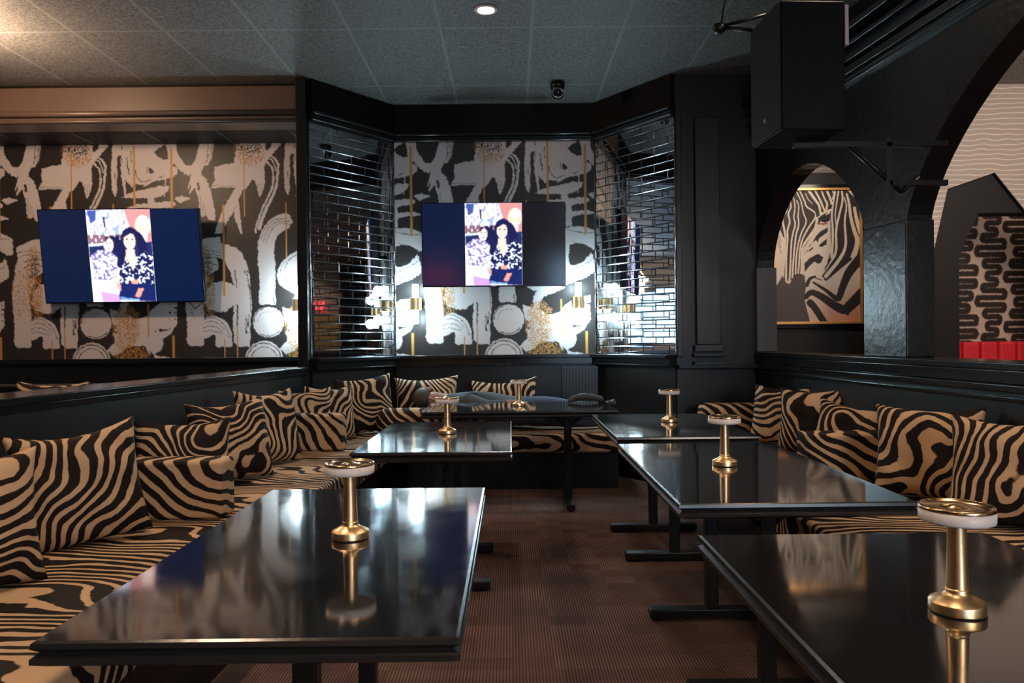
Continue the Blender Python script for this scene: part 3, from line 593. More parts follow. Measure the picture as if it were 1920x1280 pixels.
# arcade wall : one outline with the two openings, extruded through its thickness
def arch(y0, y1, zs, h, n=1.7, N_=26):
    c = (y0+y1)/2; W_ = (y1-y0)/2; out = []
    for k in range(N_+1):
        u = -math.cos(PI*k/N_); out.append((c+u*W_, zs+h*(1-abs(u)**n)**(1/n)))
    return out
prof = [(0.3, 1.135), (0.3, 3.22), (6.3, 3.22)]
o1 = arch(4.71, 6.28, 1.84, .68, 1.8); o2 = arch(2.1, 4.3, 1.91, .88, 1.5); o3 = arch(0.35, 1.75, 1.88, .7)
prof += [(6.3, 1.135), (6.28, 1.135)]+o1[::-1]+[(4.71, 1.135), (4.3, 1.135)]+o2[::-1]+[(2.1, 1.135), (1.75, 1.135)]+o3[::-1]+[(0.35, 1.135)]
from mathutils.geometry import tessellate_polygon
def plate(pr, fa, fb):                              # outline (u, z) extruded between two placements
    bm = BM(); A_ = [bm.verts.new(fa(*p)) for p in pr]; B_ = [bm.verts.new(fb(*p)) for p in pr]; n = len(pr)
    for t in tessellate_polygon([[Vector((p[0], p[1], 0)) for p in pr]]):
        bm.faces.new([A_[i] for i in t]); bm.faces.new([B_[i] for i in t[::-1]])
    for i in range(n): bm.faces.new((A_[i], B_[i], B_[(i+1) % n], A_[(i+1) % n]))
    return bm
bm = plate(prof, lambda y, z: (XA(y), y, z), lambda y, z: (XA(y)+.144, y, z)); struct('wall_arcade', bm, 'black_plaster')
bm = BM()
for (ya, yb) in ((4.3, 4.71), (1.75, 2.1)):                 # corbelled jamb caps at the arch springings
    prism(bm, [(XA(ya)-.012, ya-.01), (XA(yb)-.012, yb+.01), (XA(yb)+.156, yb+.01), (XA(ya)+.156, ya-.01)], 1.135, 1.93)
struct('trim_12', bm, 'black_plaster', bev=.008)
bm = BM(); prism(bm, [(XA(6.3)-.01, 6.26), (XA(6.3)+.16, 6.26), (XA(6.3)+.16, 6.4), (XA(6.3)-.01, 6.4)], 1.135, 1.84); struct('trim_13', bm, 'grey_column', bev=.006)
bm = BM()
for z0, z1, t in ((2.9, 2.925, .03), (2.95, 3.0, .05), (3.02, 3.04, .07), (3.1, 3.13, .09), (3.18, 3.22, .12)):
    prism(bm, [(XA(.3)-t, .3), (XA(6.25)-t, 6.25), (XA(6.25)+.1, 6.25), (XA(.3)+.1, .3)], z0, z1)
struct('trim_14', bm, 'black_trim', bev=.006)
bm = BM(); prism(bm, [(XA(.3)+.1,.3), (XA(6.3)+.1,6.3), (XA(6.3)+.2,6.3), (XA(.3)+.2,.3)], 3.22, HC); struct('wall_arcade_top', bm, 'soffit_black')
# far room seen through the arcade
bm = BM(); box(bm, 1.46, 3.52, 7.36, 7.46, 0, 2.87); struct('wall_picture', bm, 'charcoal')
bm = BM(); pr = [(3.3,0),(3.3,HC),(6.3,HC),(6.3,0),(4.9,0),(4.9,1.97),(4.56,2.36),(4.30,2.69),(3.88,2.55),(3.745,1.97),(3.745,0)]
bm = plate(pr, lambda x, z: (x, 6.6, z), lambda x, z: (x, 6.62, z)); struct('wall_far_partition', bm, 'scallop_wall')
bm = BM(); pr = [(3.56,0),(3.56,2.9),(6.2,2.9),(6.2,2.34),(4.18,2.34),(4.0,1.97),(4.0,0)]
bm = plate(pr, lambda x, z: (x, 6.64, z), lambda x, z: (x, 6.85, z)); struct('wall_far_reveal', bm, 'reveal_dark')
xs = np.linspace(3.9, 6.25, 430); zs = np.linspace(2.56, .4, 400); XX, ZZ = np.meshgrid(xs, zs)
U = ((957+XX/7.38*F)-1765)*4.26; V = (622-(ZZ-EYE)/7.38*F-380)*4.26
U2 = np.where(U > 880, U-456*np.ceil((U-880)/456), U); U2 = np.where(U2 < 0, U2+456, U2); V2 = np.where(V > 1120, V-400*np.ceil((V-1120)/400), V); V2 = np.where(V2 < 5, V2+400, V2)
o = printgrid('wall_squiggle_paper', np.stack([XX, np.full_like(XX, 7.38), ZZ], -1), sample(SQ, U2*.5, V2*.5), 'wallpaper'); o['kind'] = 'structure'
# rear of the room (behind the camera, seen in the mirror tiles)
bm = BM(); box(bm, -6.3, 0.9, -4.7, -4.55, 0, HC); box(bm, 4.3, 6.3, -4.7, -4.55, 0, HC); box(bm, .9, 4.3, -4.7, -4.55, 0, 1.05); box(bm, .9, 4.3, -4.7, -4.55, 2.65, HC); struct('wall_rear', bm, 'beige_wall')
for k in range(3):
    x0 = .9+k*3.4/3; x1 = x0+3.4/3
    bm = BM()
    for a in ((x0, x0+.05, 1.05, 2.65), (x1-.05, x1, 1.05, 2.65), (x0+.05, x1-.05, 1.05, 1.1), (x0+.05, x1-.05, 2.6, 2.65), (x0+.55, x0+.58, 1.1, 2.6)): box(bm, a[0], a[1], -4.66, -4.6, a[2], a[3])
    struct('window_%d' % (k+1), bm, 'window_frame')
bm = BM(); box(bm, -3.2, -2.5, -4.54, -4.4, 0, HC); box(bm, -.5, .5, -4.54, -4.4, 0, HC); struct('wall_rear_pier', bm, 'black_paint')

# ------------------------------------------------------------------ tables
def make_table(L_, W_, label, cat='table', group=None):
    t = thing('lounge_table', label, cat, group=group)
    bm = BM(); z = .75
    def ring(ins, zz): return [bm.verts.new((sx*(W_/2-ins), sy*(L_/2-ins), zz)) for sx, sy in ((-1,-1),(1,-1),(1,1),(-1,1))]
    R_ = [ring(.0, z-.012), ring(.002, z-.003), ring(.008, z)]; 
    lo = [ring(.012, z-.022), ring(.0, z-.03), ring(.0, z-.040), ring(.02, z-.05)]
    top = bm.faces.new(R_[2]); top.material_index = 0
    seq = [R_[2], R_[1], R_[0], lo[0], lo[1], lo[2], lo[3]]
    for a, b_ in zip(seq, seq[1:]):
        for k in range(4): bm.faces.new((a[k], a[(k+1) % 4], b_[(k+1) % 4], b_[k])).material_index = 1
    bm.faces.new(lo[3][::-1]).material_index = 1
    obj('tabletop', bm, ['table_gloss', 'table_edge'], t)
    return t
def pedestal(t, y, fl, along='x', xo=0, post_w=.055, side=None):
    bm = BM(); box(bm, xo-post_w/2, xo+post_w/2, y-post_w/2, y+post_w/2, .05, .68); obj('post', bm, 'metal_black', t, bev=.006)
    bm = BM()
    if along == 'x': box(bm, xo-fl/2, xo+fl/2, y-.032, y+.032, .012, .052)
    else: box(bm, xo-.032, xo+.032, y-fl/2, y+fl/2, .012, .052)
    for s in (-1, 1):
        p = (xo+s*(fl/2-.04), y) if along == 'x' else (xo, y+s*(fl/2-.04)); lathe(bm, [(0, .0), (.02, .0), (.022, .012), (0, .013)], 14, p)
    obj('foot', bm, 'metal_black', t, bev=.012, seg=3)
    bm = BM(); box(bm, xo-.24, xo+.24, y-.03, y+.03, .68, .70) if along == 'x' else box(bm, xo-.03, xo+.03, y-.24, y+.24, .68, .70)
    tube(bm, (xo-.12, y, .685), (xo, y, .58), .008, 8); tube(bm, (xo+.12, y, .685), (xo, y, .58), .008, 8); obj('bracket', bm, 'metal_black', t)
TG = 'black lounge tables in the two seating rows'
def place(t, x, y): t.location = (x, y, 0); return t
T1 = place(make_table(1.32, .75, 'glossy black lounge table in the near left foreground, blue screen glow on it', group=TG), -.468, 1.957)
for y in (-.27, .44): pedestal(T1, y, .52)
T2 = place(make_table(1.28, .75, 'glossy black table in the middle of the left row, before the long rear table', group=TG), -.372, 4.07)
for y in (-.3, .36): pedestal(T2, y, .52)
T4 = place(make_table(1.32, .75, 'glossy black table in the near right corner, painting mirrored in its top', group=TG), .861, 1.297)
for y in (-.4, .4): pedestal(T4, y, .56)
T5 = place(make_table(1.33, .75, 'second black table of the right row, gold frame mirrored in its top', group=TG), .892, 2.975)
for y in (-.35, .38): pedestal(T5, y, .56)
T6 = place(make_table(1.17, .75, 'farthest black table of the right row, bluish glow on its top', group=TG), .92, 4.455)
for y in (-.22, .42): pedestal(T6, y, .56)
T3 = place(make_table(.75, 1.42, 'long black table set crosswise before the rear bench', group=TG), .06, 5.69)
for x in (-.42, .37): pedestal(T3, 0, .5, 'y', x)

# ------------------------------------------------------------------ table lamps
def make_lamp():
    t = thing('table_lamp', 'x', 'lamp')
    bm = BM(); lathe(bm, [(0, .002), (.0485, .002), (.0485, .004), (.0485, .018), (.0475, .0205), (.028, .0305), (.0205, .036), (.0198, .04), (.0198, .045), (0, .045)], 64)
    obj('base', bm, 'brass', t)
    bm = BM(); lathe(bm, [(0, 0), (.047, 0), (.047, .0025), (0, .0025)], 40); obj('foot_pad', bm, 'iron_black', t)
    bm = BM(); lathe(bm, [(.0196, .038), (.0190, .06), (.0172, .11), (.0152, .176)], 48); obj('stem', bm, 'brass', t)
    bm = BM(); lathe(bm, [(0, .1695), (.060, .1695), (.0635, .171), (.0642, .174), (.0642, .192), (0, .1925)], 64); obj('lamp_shade', bm, 'milk_white', t)
    bm = BM(); lathe(bm, [(0, .1922), (.0642, .1925), (.0650, .194), (.0640, .1985), (.0615, .2000), (.059, .1985), (.056, .1955), (.022, .1950), (.016, .197), (.010, .1995), (0, .2005)], 64); obj('tray', bm, 'brass_dark', t)
    return t
def dup(root, loc, label=None, rz=0):
    r = root.copy(); C.objects.link(r); r.location = loc; r.rotation_euler = (0, 0, rz)
    if label: r['label'] = label
    for ch in root.children:
        c = ch.copy(); C.objects.link(c); c.parent = r; c.matrix_parent_inverse = ch.matrix_parent_inverse
    return r
lamp0 = make_lamp(); lamp0['group'] = 'brass lamps on the lounge tables'
ls = [(-.426, 1.962, 'short brass lamp with white ring on the near left table'), (-.352, 4.11, 'small brass lamp with white ring on the middle left table'),
      (.06, 5.74, 'tiny brass lamp on the long crosswise rear table before the patterned pillow'), (.965, 4.55, 'small brass lamp on the farthest right table'),
      (.857, 3.0, 'brass lamp with white ring on the second right table'), (.832, 1.395, 'large-looking brass lamp with white ring on the near right table')]
for i, (x, y, lb) in enumerate(ls):
    if i == 0: lamp0.location = (x, y, .75); lamp0['label'] = lb
    else: dup(lamp0, (x, y, .75), lb, i*1.1)

# ------------------------------------------------------------------ banquettes
def bar_seg(o, pts, z0, z1, name, m, bev=.02): 
    bm = BM(); prism(bm, pts, z0, z1); return obj(name, bm, m, o, bev=bev, seg=4)
SZ = .47
def XF(y): return -1.18+.038*y
bL = thing('banquette', 'long zebra-striped banquette along the left ledge and the rear bay, on a black plinth', 'banquette')
ys = [.5, 3.42, 5.46]
for a, b_ in zip(ys, ys[1:]): bar_seg(bL, [(XL(a)-.03, a+.004), (XF(a), a+.004), (XF(b_), b_-.004), (XL(b_)-.03, b_-.004)], .31, SZ, 'seat', 'zebra_seat', .025)
bar_seg(bL, [(XL(5.46)-.03, 5.464), (XF(5.46), 5.464), (-.95, 5.95), (-.84, 6.2), (-.3, 6.2), (-.3, 7.04), (-1.06, 7.04), (-1.63, 6.3)], .31, SZ, 'seat', 'zebra_seat', .025)
bar_seg(bL, [(-.296, 6.2), (.95, 6.2), (.95, 6.84), (.8, 7.04), (-.296, 7.04)], .31, SZ, 'seat', 'zebra_seat', .025)
bm = BM(); prism(bm, [(XL(.5)-.03,.52), (XF(.5)-.05,.52), (-1.02,5.97), (-.88,6.28), (.9,6.28), (.9,6.85), (.8,7.04), (-1.06,7.04), (-1.63,6.3)], 0, .31); obj('plinth', bm, 'black_paint', bL)
def arm(o, x0, x1, y0, y1, z1, rnd=.02):
    bm = BM(); box(bm, x0, x1, y0, y1, SZ, z1); obj('armrest', bm, 'zebra_arm', o, bev=rnd, seg=4)
arm(bL, XL(3.4)-.02, -1.30, 3.34, 3.51, .735); arm(bL, XL(5.4)-.02, -1.22, 5.38, 5.54, .735); arm(bL, -1.12, -.32, 6.1, 6.32, .70, .09)
bR = thing('banquette', 'zebra-striped banquette along the right half wall below the arches', 'banquette')
for a, b_ in ((.5, 4.1), (4.1, 6.2)): bar_seg(bR, [(1.27, a+.004), (XC(a)+.03, a+.004), (XC(b_)+.03, b_-.004), (1.27, b_-.004)], .31, SZ, 'seat', 'zebra_seat', .025)
bm = BM(); prism(bm, [(1.33,.52), (XC(.5)+.03,.52), (XC(6.18)+.03,6.18), (1.33,6.18)], 0, .31); obj('plinth', bm, 'black_paint', bR)
arm(bR, 1.60, XC(4.1)+.02, 4.02, 4.2, .735); arm(bR, 1.50, XC(5.9)+.02, 5.86, 6.06, .735, .06)
bN = thing('banquette', 'zebra banquette of the next booth beyond the left ledge, mostly hidden', 'banquette')
bm = BM(); box(bm, -4.4, -2.45, 4.7, 5.3, .31, SZ); obj('seat', bm, 'zebra_seat', bN, bev=.03); bm = BM(); box(bm, -4.4, -2.45, 4.75, 5.3, 0, .31); obj('plinth', bm, 'black_paint', bN); bm = BM(); box(bm, -4.4, -2.45, 5.2, 5.35, .31, .98); obj('backrest', bm, 'black_paint', bN, bev=.02)

# ------------------------------------------------------------------ pillows
def pillow_mesh(s, h, t, seed):
    rnd = random.Random(seed); n = 30; V_ = []; bm = BM()
    ph = [rnd.uniform(0, 6) for _ in range(6)]
    def pt(i, j, side):
        u = -1+2*i/n; v = -1+2*j/n
        pin = 1-.085*(1-(u*u))*(abs(v)**4)-0; pin2 = 1-.085*(1-(v*v))*(abs(u)**4)
        x = u*pin2*s/2; z = v*pin*h/2
        th = t/2*(max(0, (1-u**4)*(1-v**4)))**.55*(1-.15*(u*u+v*v))
        wr = .006*math.sin(7*u+3*v+ph[0])*math.sin(5*v-2*u+ph[1])+.004*math.sin(13*u*v+ph[2])
        edge = (1-u*u)*(1-v*v)
        y = side*(th+wr*min(1, edge*3))
        x += .01*math.sin(3*v+ph[3])*edge; z += .012*math.sin(2.5*u+ph[4])*(.4+edge)-.02*(1-u*u)*(v > 0)*v
        return (x, y, z+h/2)
    g = {}
    for side in (-1, 1):
        for i in range(n+1):
            for j in range(n+1):
                bd = i in (0, n) or j in (0, n)
                if bd and side == 1: g[(i, j, 1)] = g[(i, j, -1)]
                else: g[(i, j, side)] = bm.verts.new(pt(i, j, side))
        for i in range(n):
            for j in range(n):
                q = [g[(i, j, side)], g[(i+1, j, side)], g[(i+1, j+1, side)], g[(i, j+1, side)]]
                f = bm.faces.new(q if side == -1 else q[::-1]); f.smooth = True
    return bm
def pillow(x, y, yaw, label, s=.47, h=.46, t=.17, lean=14, z=SZ, tilt=0, group='zebra-striped throw pillows', seed=[0]):
    seed[0] += 1
    o = obj('throw_pillow', pillow_mesh(s, h, t, seed[0]), 'zebra_pillow', smooth=True)
    o.rotation_mode = 'ZYX' if False else 'XYZ'
    o.rotation_euler = (Matrix.Rotation(math.radians(yaw), 3, 'Z') @ Matrix.Rotation(math.radians(-lean), 3, 'X') @ Matrix.Rotation(math.radians(tilt), 3, 'Y')).to_euler()
    o.location = (x, y, z); tag(o, label, 'pillow', group); return o
pillow(-1.74, 2.36, 48, 'zebra pillow cut by the left edge of the picture, nearest on the left bench', s=.48, h=.46)
pillow(-1.67, 2.95, 36, 'large zebra pillow before the near left armrest, second from the left edge', s=.47, h=.48, tilt=-6)
pillow(-1.66, 3.78, 24, 'zebra pillow half hidden behind the near left armrest', h=.42)
pillow(-1.55, 4.22, 54, 'zebra pillow with fine swirls leaning in the middle of the left bench', s=.50, h=.48, t=.2)
pillow(-1.53, 4.82, 52, 'zebra pillow standing upright just before the far left armrest', s=.44, h=.5)
pillow(-1.56, 5.70, 30, 'zebra pillow behind the far left armrest, the left one of two', s=.42, h=.44, lean=10)
pillow(-1.42, 5.92, 38, 'zebra pillow behind the far left armrest, the right one of two', s=.42, h=.45, lean=10)
pillow(-1.20, 6.32, 24, 'whitish zebra pillow in the left corner of the rear bench', s=.50, h=.51, z=SZ, tilt=-4)
pillow(-.76, 6.66, 0, 'wide zebra pillow on the rear bench behind the lying person', s=.58, h=.48, tilt=-1)
pillow(-.05, 6.66, -4, 'low zebra pillow on the rear bench behind the tiny brass lamp', s=.60, h=.45, tilt=-3)
pillow(1.93, 5.42, -45, 'slanting zebra pillow at the far end of the right bench', s=.44, h=.45)
pillow(1.99, 4.98, -36, 'middle pillow of the three beyond the right armrest', s=.44, h=.46)
pillow(2.00, 4.50, -24, 'tilted zebra pillow right behind the right armrest', s=.42, h=.40, tilt=12)
pillow(1.98, 3.56, -36, 'big zebra pillow in front of the right armrest', s=.48, h=.47)
pillow(2.03, 3.02, -44, 'zebra pillow cut by the right edge of the picture', s=.50, h=.47)
pillow(-3.15, 5.05, 10, 'zebra pillow peeping over the left ledge at the picture edge', s=.46, h=.56)
pillow(-2.78, 5.1, -10, 'zebra pillow top peeping over the left ledge, right of the edge one', s=.46, h=.54)

# ------------------------------------------------------------------ televisions
def tv(name_label, cx, cz, W_, H_, y, tilt, yawd, art, arm_label=None):
    t = thing('television', name_label, 'television', (cx, y, cz)); t.rotation_euler = (math.radians(tilt), 0, math.radians(yawd))
    bm = BM(); box(bm, -W_/2, W_/2, 0, .045, -H_/2, H_/2); box(bm, -W_*.3, W_*.3, .045, .075, -H_*.35, H_*.25); obj('casing', bm, 'tv_bezel', t, bev=.004)
    b0 = .008; xs = np.linspace(-W_/2+b0, W_/2-b0, art.shape[1]); zs = np.linspace(H_/2-b0, -H_/2+b0*1.6, art.shape[0]); XX, ZZ = np.meshgrid(xs, zs)
    printgrid('screen', np.stack([XX, np.full_like(XX, -.002), ZZ], -1), art, 'screen', t)
    bm = BM(); box(bm, -.02, .02, -.004, .0, -H_/2+.002, -H_/2+.008); obj('badge', bm, 'logo_silver', t)
    bm = BM(); box(bm, -.2, .2, .075, .1, -.14, .14); tube(bm, (0, .09, 0), (0, 7.07-y, .0), .03, 10); obj('wall_mount', bm, 'metal_black', t)
    return t
TVL = tv('wide television on the left mural tilted downward, two women on its screen', -3.56, 2.06, 1.47, .86, 6.86, 8, 0, tv_art(1.0, srgb(3, 20, 52)))
tv('smaller television on the bay mural between two wall lights, two women on its screen', -.145, 2.135, 1.325, .775, 6.88, 1.5, 0, tv_art(.9, srgb(11, 11, 18)))
bm = BM(); 
for a, b_ in (((-2.98, 6.95, 1.64), (-2.93, 6.95, 1.58)), ((-2.93, 6.95, 1.58), (-2.87, 6.95, 1.62)), ((-2.87, 6.95, 1.62), (-2.86, 6.97, 1.7))): tube(bm, a, b_, .004, 6)
pc = obj('power_cord', bm, 'iron_black', TVL); bpy.context.view_layer.update(); pc.matrix_parent_inverse = TVL.matrix_world.inverted()

# ------------------------------------------------------------------ wall sconces
def sconce(x, z, label):
    t = thing('wall_sconce', label, 'wall light', (x, 7.0, z), group='brass wall lights with two glowing tubes')
    bm = BM(); tube(bm, (0, 0, -.058), (0, 0, .058), .058, 32); obj('collar', bm, 'brass', t, bev=.004)
    bm = BM(); box(bm, -.03, .03, 0.0, .078, -.035, .035); box(bm, -.05, .05, .068, .08, -.055, .055); obj('backplate', bm, 'brass_dark', t)
    for s in (1, -1):
        bm = BM(); tube(bm, (0, 0, s*.055), (0, 0, s*.185), .03, 24); obj('glow_tube', bm, 'tube_glow', t)
    for s in (1, -1): lamp('POINT', 'sconce_light', (x, 6.93, z+s*.14), 11.0, COOL, .05)
    return t
sconce(-.885, 1.60, 'brass wall light with glowing tubes left of the bay television')
sconce(.64, 1.60, 'brass wall light with glowing tubes right of the bay television')
sconce(-1.98, 1.60, 'brass wall light at the right end of the left mural, half behind the column')

# ------------------------------------------------------------------ zebra picture
fr = thing('framed_picture', 'tall gold-framed zebra head picture seen through the first arch', 'picture', (3.02, 7.34, 2.045))
art = zebra_art(); W_, H_ = .885, 1.335
xs = np.linspace(-W_/2+.02, W_/2-.02, art.shape[1]); zs = np.linspace(H_/2-.02, -H_/2+.02, art.shape[0]); XX, ZZ = np.meshgrid(xs, zs)
printgrid('canvas', np.stack([XX, np.full_like(XX, -.012), ZZ], -1), art, 'canvas', fr)
bm = BM()
for a in ((-W_/2, -W_/2+.025, -H_/2, H_/2), (W_/2-.025, W_/2, -H_/2, H_/2), (-W_/2+.025, W_/2-.025, -H_/2, -H_/2+.025), (-W_/2+.025, W_/2-.025, H_/2-.025, H_/2)): box(bm, a[0], a[1], -.03, .01, a[2], a[3])
obj('frame', bm, 'gold_frame', fr, bev=.003)
bm = BM(); box(bm, -W_/2-.035, W_/2+.035, -.008, .015, -H_/2-.035, H_/2+.035); obj('backing_board', bm, 'tv_bezel', fr)

# red banquette of the far room
rb = thing('banquette', 'bright red channel-tufted banquette back seen through the second arch', 'banquette', (0, 0, 0))
bm = BM()
for k in range(12): box(bm, 4.02+k*.176, 4.19+k*.176, 7.2, 7.34, .45, 1.19)
obj('backrest', bm, 'red_velvet', rb, bev=.03, seg=4)
bm = BM(); box(bm, 4.0, 6.1, 6.9, 7.22, .3, .47); obj('seat', bm, 'red_velvet', rb, bev=.03, seg=3)
bm = BM(); box(bm, 4.02, 6.1, 6.95, 7.33, 0, .3); obj('plinth', bm, 'black_paint', rb)

# ------------------------------------------------------------------ loudspeaker and bracket
sp = thing('loudspeaker', 'large black box loudspeaker hung from the right beam near the ceiling', 'speaker', (1.345, 3.7, 2.29))
sp.rotation_euler = (0, 0, math.radians(3))
bm = BM(); box(bm, 0.012, .335, 0, .38, 0, .64); obj('cabinet', bm, 'speaker_body', sp, bev=.008)
bm = BM(); box(bm, 0, .012, .006, .374, .006, .634); obj('grille', bm, 'speaker_front', sp, bev=.003)
bm = BM(); box(bm, -.003, 0, .17, .2, .085, .105); obj('badge', bm, 'logo_silver', sp)
bm = BM(); box(bm, .334, .352, -.006, .02, .42, .62); obj('rear_strip', bm, 'pale_strip', sp)
bk = thing('speaker_bracket', 'black angled wall bracket under the hanging loudspeaker', 'bracket', (0, 0, 0))
bm = BM(); box(bm, 1.5, 2.31, 3.92, 3.95, 2.255, 2.285); obj('crossbar', bm, 'metal_black', bk, bev=.004)
bm = BM(); tube(bm, (1.8, 3.935, 2.26), (2.07, 3.935, 2.02), .014, 8); tube(bm, (2.07, 3.935, 2.02), (2.16, 3.935, 2.1), .012, 8); obj('brace', bm, 'metal_black', bk)
bm = BM(); box(bm, 1.985, 2.02, 3.92, 3.95, 1.98, 2.30); box(bm, 2.0, 2.31, 3.92, 3.95, 2.05, 2.08); obj('plate', bm, 'metal_black', bk, bev=.003)
br = thing('ceiling_hanger', 'thin ceiling hanger with rods left of the loudspeaker', 'bracket', (0, 0, 0))
bm = BM(); tube(bm, (1.2, 4.2, 3.0), (1.27, 4.2, 3.47), .006, 8); tube(bm, (1.2, 4.2, 3.0), (1.38, 4.0, 2.9), .012, 8); tube(bm, (1.17, 4.2, 3.0), (1.42, 4.1, 3.03), .01, 8); obj('rod', bm, 'metal_black', br)
bm = BM(); lathe(bm, [(0, 2.97), (.03, 2.975), (.035, 3.0), (.03, 3.02), (0, 3.025)], 16, (1.19, 4.2)); obj('joint', bm, 'metal_black', br)

# ------------------------------------------------------------------ ceiling items
def downlight(x, y, label, energy=30, color=WARM, spot=2.3, vis=True):
    t = thing('ceiling_downlight', label, 'ceiling light', (x, y, HC), group='recessed ceiling lights')
    bm = BM(); lathe(bm, [(.058, 0), (.078, -.002), (.08, -.006), (.062, -.012), (.056, -.008)], 32); obj('trim_ring', bm, 'milk_white', t)
    bm = BM(); lathe(bm, [(0, -.008), (.057, -.008)], 32); obj('bulb', bm, 'bulb_warm', t)
    lamp('SPOT', 'downlight_beam', (x, y, HC-.03), energy, color, .06, spot=spot, target=(x, y, 0), blend=.9)
downlight(-.14, 5.0, 'small bright recessed light in the middle of the ceiling, at the top edge', 45, (1, .88, .78))
for x, y, e in ((-1.5, 2.0, 75), (1.7, 2.2, 75), (0.1, .6, 60), (-1.4, 3.9, 55), (1.75, 3.9, 50), (0, -2, 60), (-3.5, 2.5, 40), (3.9, -1.5, 40)):
    downlight(x, y, 'recessed warm light in the ceiling above the seating, outside the picture', e)
t = thing('ceiling_globe_lamp', 'warm globe lamp close under the ceiling left of the picture', 'ceiling light', (-3.75, 5.1, 0))
bm = BM(); lathe(bm, [(0, 3.22)]+[(.1*math.sin(a), 3.32-.1*math.cos(a)) for a in [PI*k/12 for k in range(1, 12)]]+[(0, 3.42)], 28); obj('globe', bm, 'bulb_globe', t)
bm = BM(); lathe(bm, [(0, 3.41), (.04, 3.42), (.06, 3.45), (.07, HC), (0, HC)], 24); obj('canopy', bm, 'brass', t)
lamp('POINT', 'globe_light', (-3.75, 5.1, 3.15), 75, (1, .66, .42), .1)
dc = thing('dome_camera', 'small round security camera hanging from the ceiling before the bay', 'camera', (.43, 6.45, 0))
bm = BM(); lathe(bm, [(0, HC), (.062, HC), (.064, HC-.03), (.055, HC-.06), (0, HC-.065)], 28); obj('mount', bm, 'metal_black', dc)
bm = BM(); lathe(bm, [(0, HC-.14)]+[(.055*math.sin(a), HC-.09-.055*math.cos(a)) for a in [PI*k/12 for k in range(1, 12)]]+[(0, HC-.035)], 28); obj('dome', bm, 'dark_glass', dc, smooth=True)
bm = BM(); 
for k in range(28):
    a = 2*PI*k/28; b_ = 2*PI*(k+1)/28
    tube(bm, (.045*math.cos(a), -.045, HC-.1+.04*math.sin(a)), (.045*math.cos(b_), -.045, HC-.1+.04*math.sin(b_)), .006, 6)
obj('lens_ring', bm, 'chrome', dc)

# vent grille under the rear ledge
vg = thing('vent_grille', 'dark slatted vent grille under the rear ledge at the right of the bay', 'vent', (0, 0, 0))
bm = BM(); box(bm, .48, .82, 7.035, 7.06, .70, 1.0); obj('frame', bm, 'iron_black', vg)
bm = BM()
for k in range(11): box(bm, .495+k*.03, .507+k*.03, 7.02, 7.036, .72, .98)
obj('slat', bm, 'grey_column', vg)['kind'] = 'stuff'

# crumpled cloth on the table end
def blob(name, segs, m, parent=None, sub=2):
    me = bpy.data.meshes.new(name); V_ = []; E = []; R_ = []
    for chain in segs:
        prev = None
        for item in chain:
            if isinstance(item, int): prev = item; continue
            V_.append(item[:3]); R_.append(item[3]); i = len(V_)-1
            if prev is not None: E.append((prev, i))
            prev = i
    me.from_pydata(V_, E, []); o = bpy.data.objects.new(name, me); C.objects.link(o)
    md = o.modifiers.new('skin', 'SKIN'); md.use_smooth_shade = True
    for i, r in enumerate(R_): me.skin_vertices[0].data[i].radius = ((r if not isinstance(r, tuple) else r[0]), (r if not isinstance(r, tuple) else r[1])); me.skin_vertices[0].data[i].use_root = (i == 0)
    s = o.modifiers.new('sub', 'SUBSURF'); s.levels = sub; s.render_levels = sub
    dg = bpy.context.evaluated_depsgraph_get(); dg.update(); me2 = bpy.data.meshes.new_from_object(o.evaluated_get(dg))
    bpy.data.objects.remove(o); me2.name = name; me2.materials.clear()
    for mm in (m if isinstance(m, list) else [m]): me2.materials.append(MAT[mm])
    for p in me2.polygons: p.use_smooth = True
    return link(name, me2, parent)
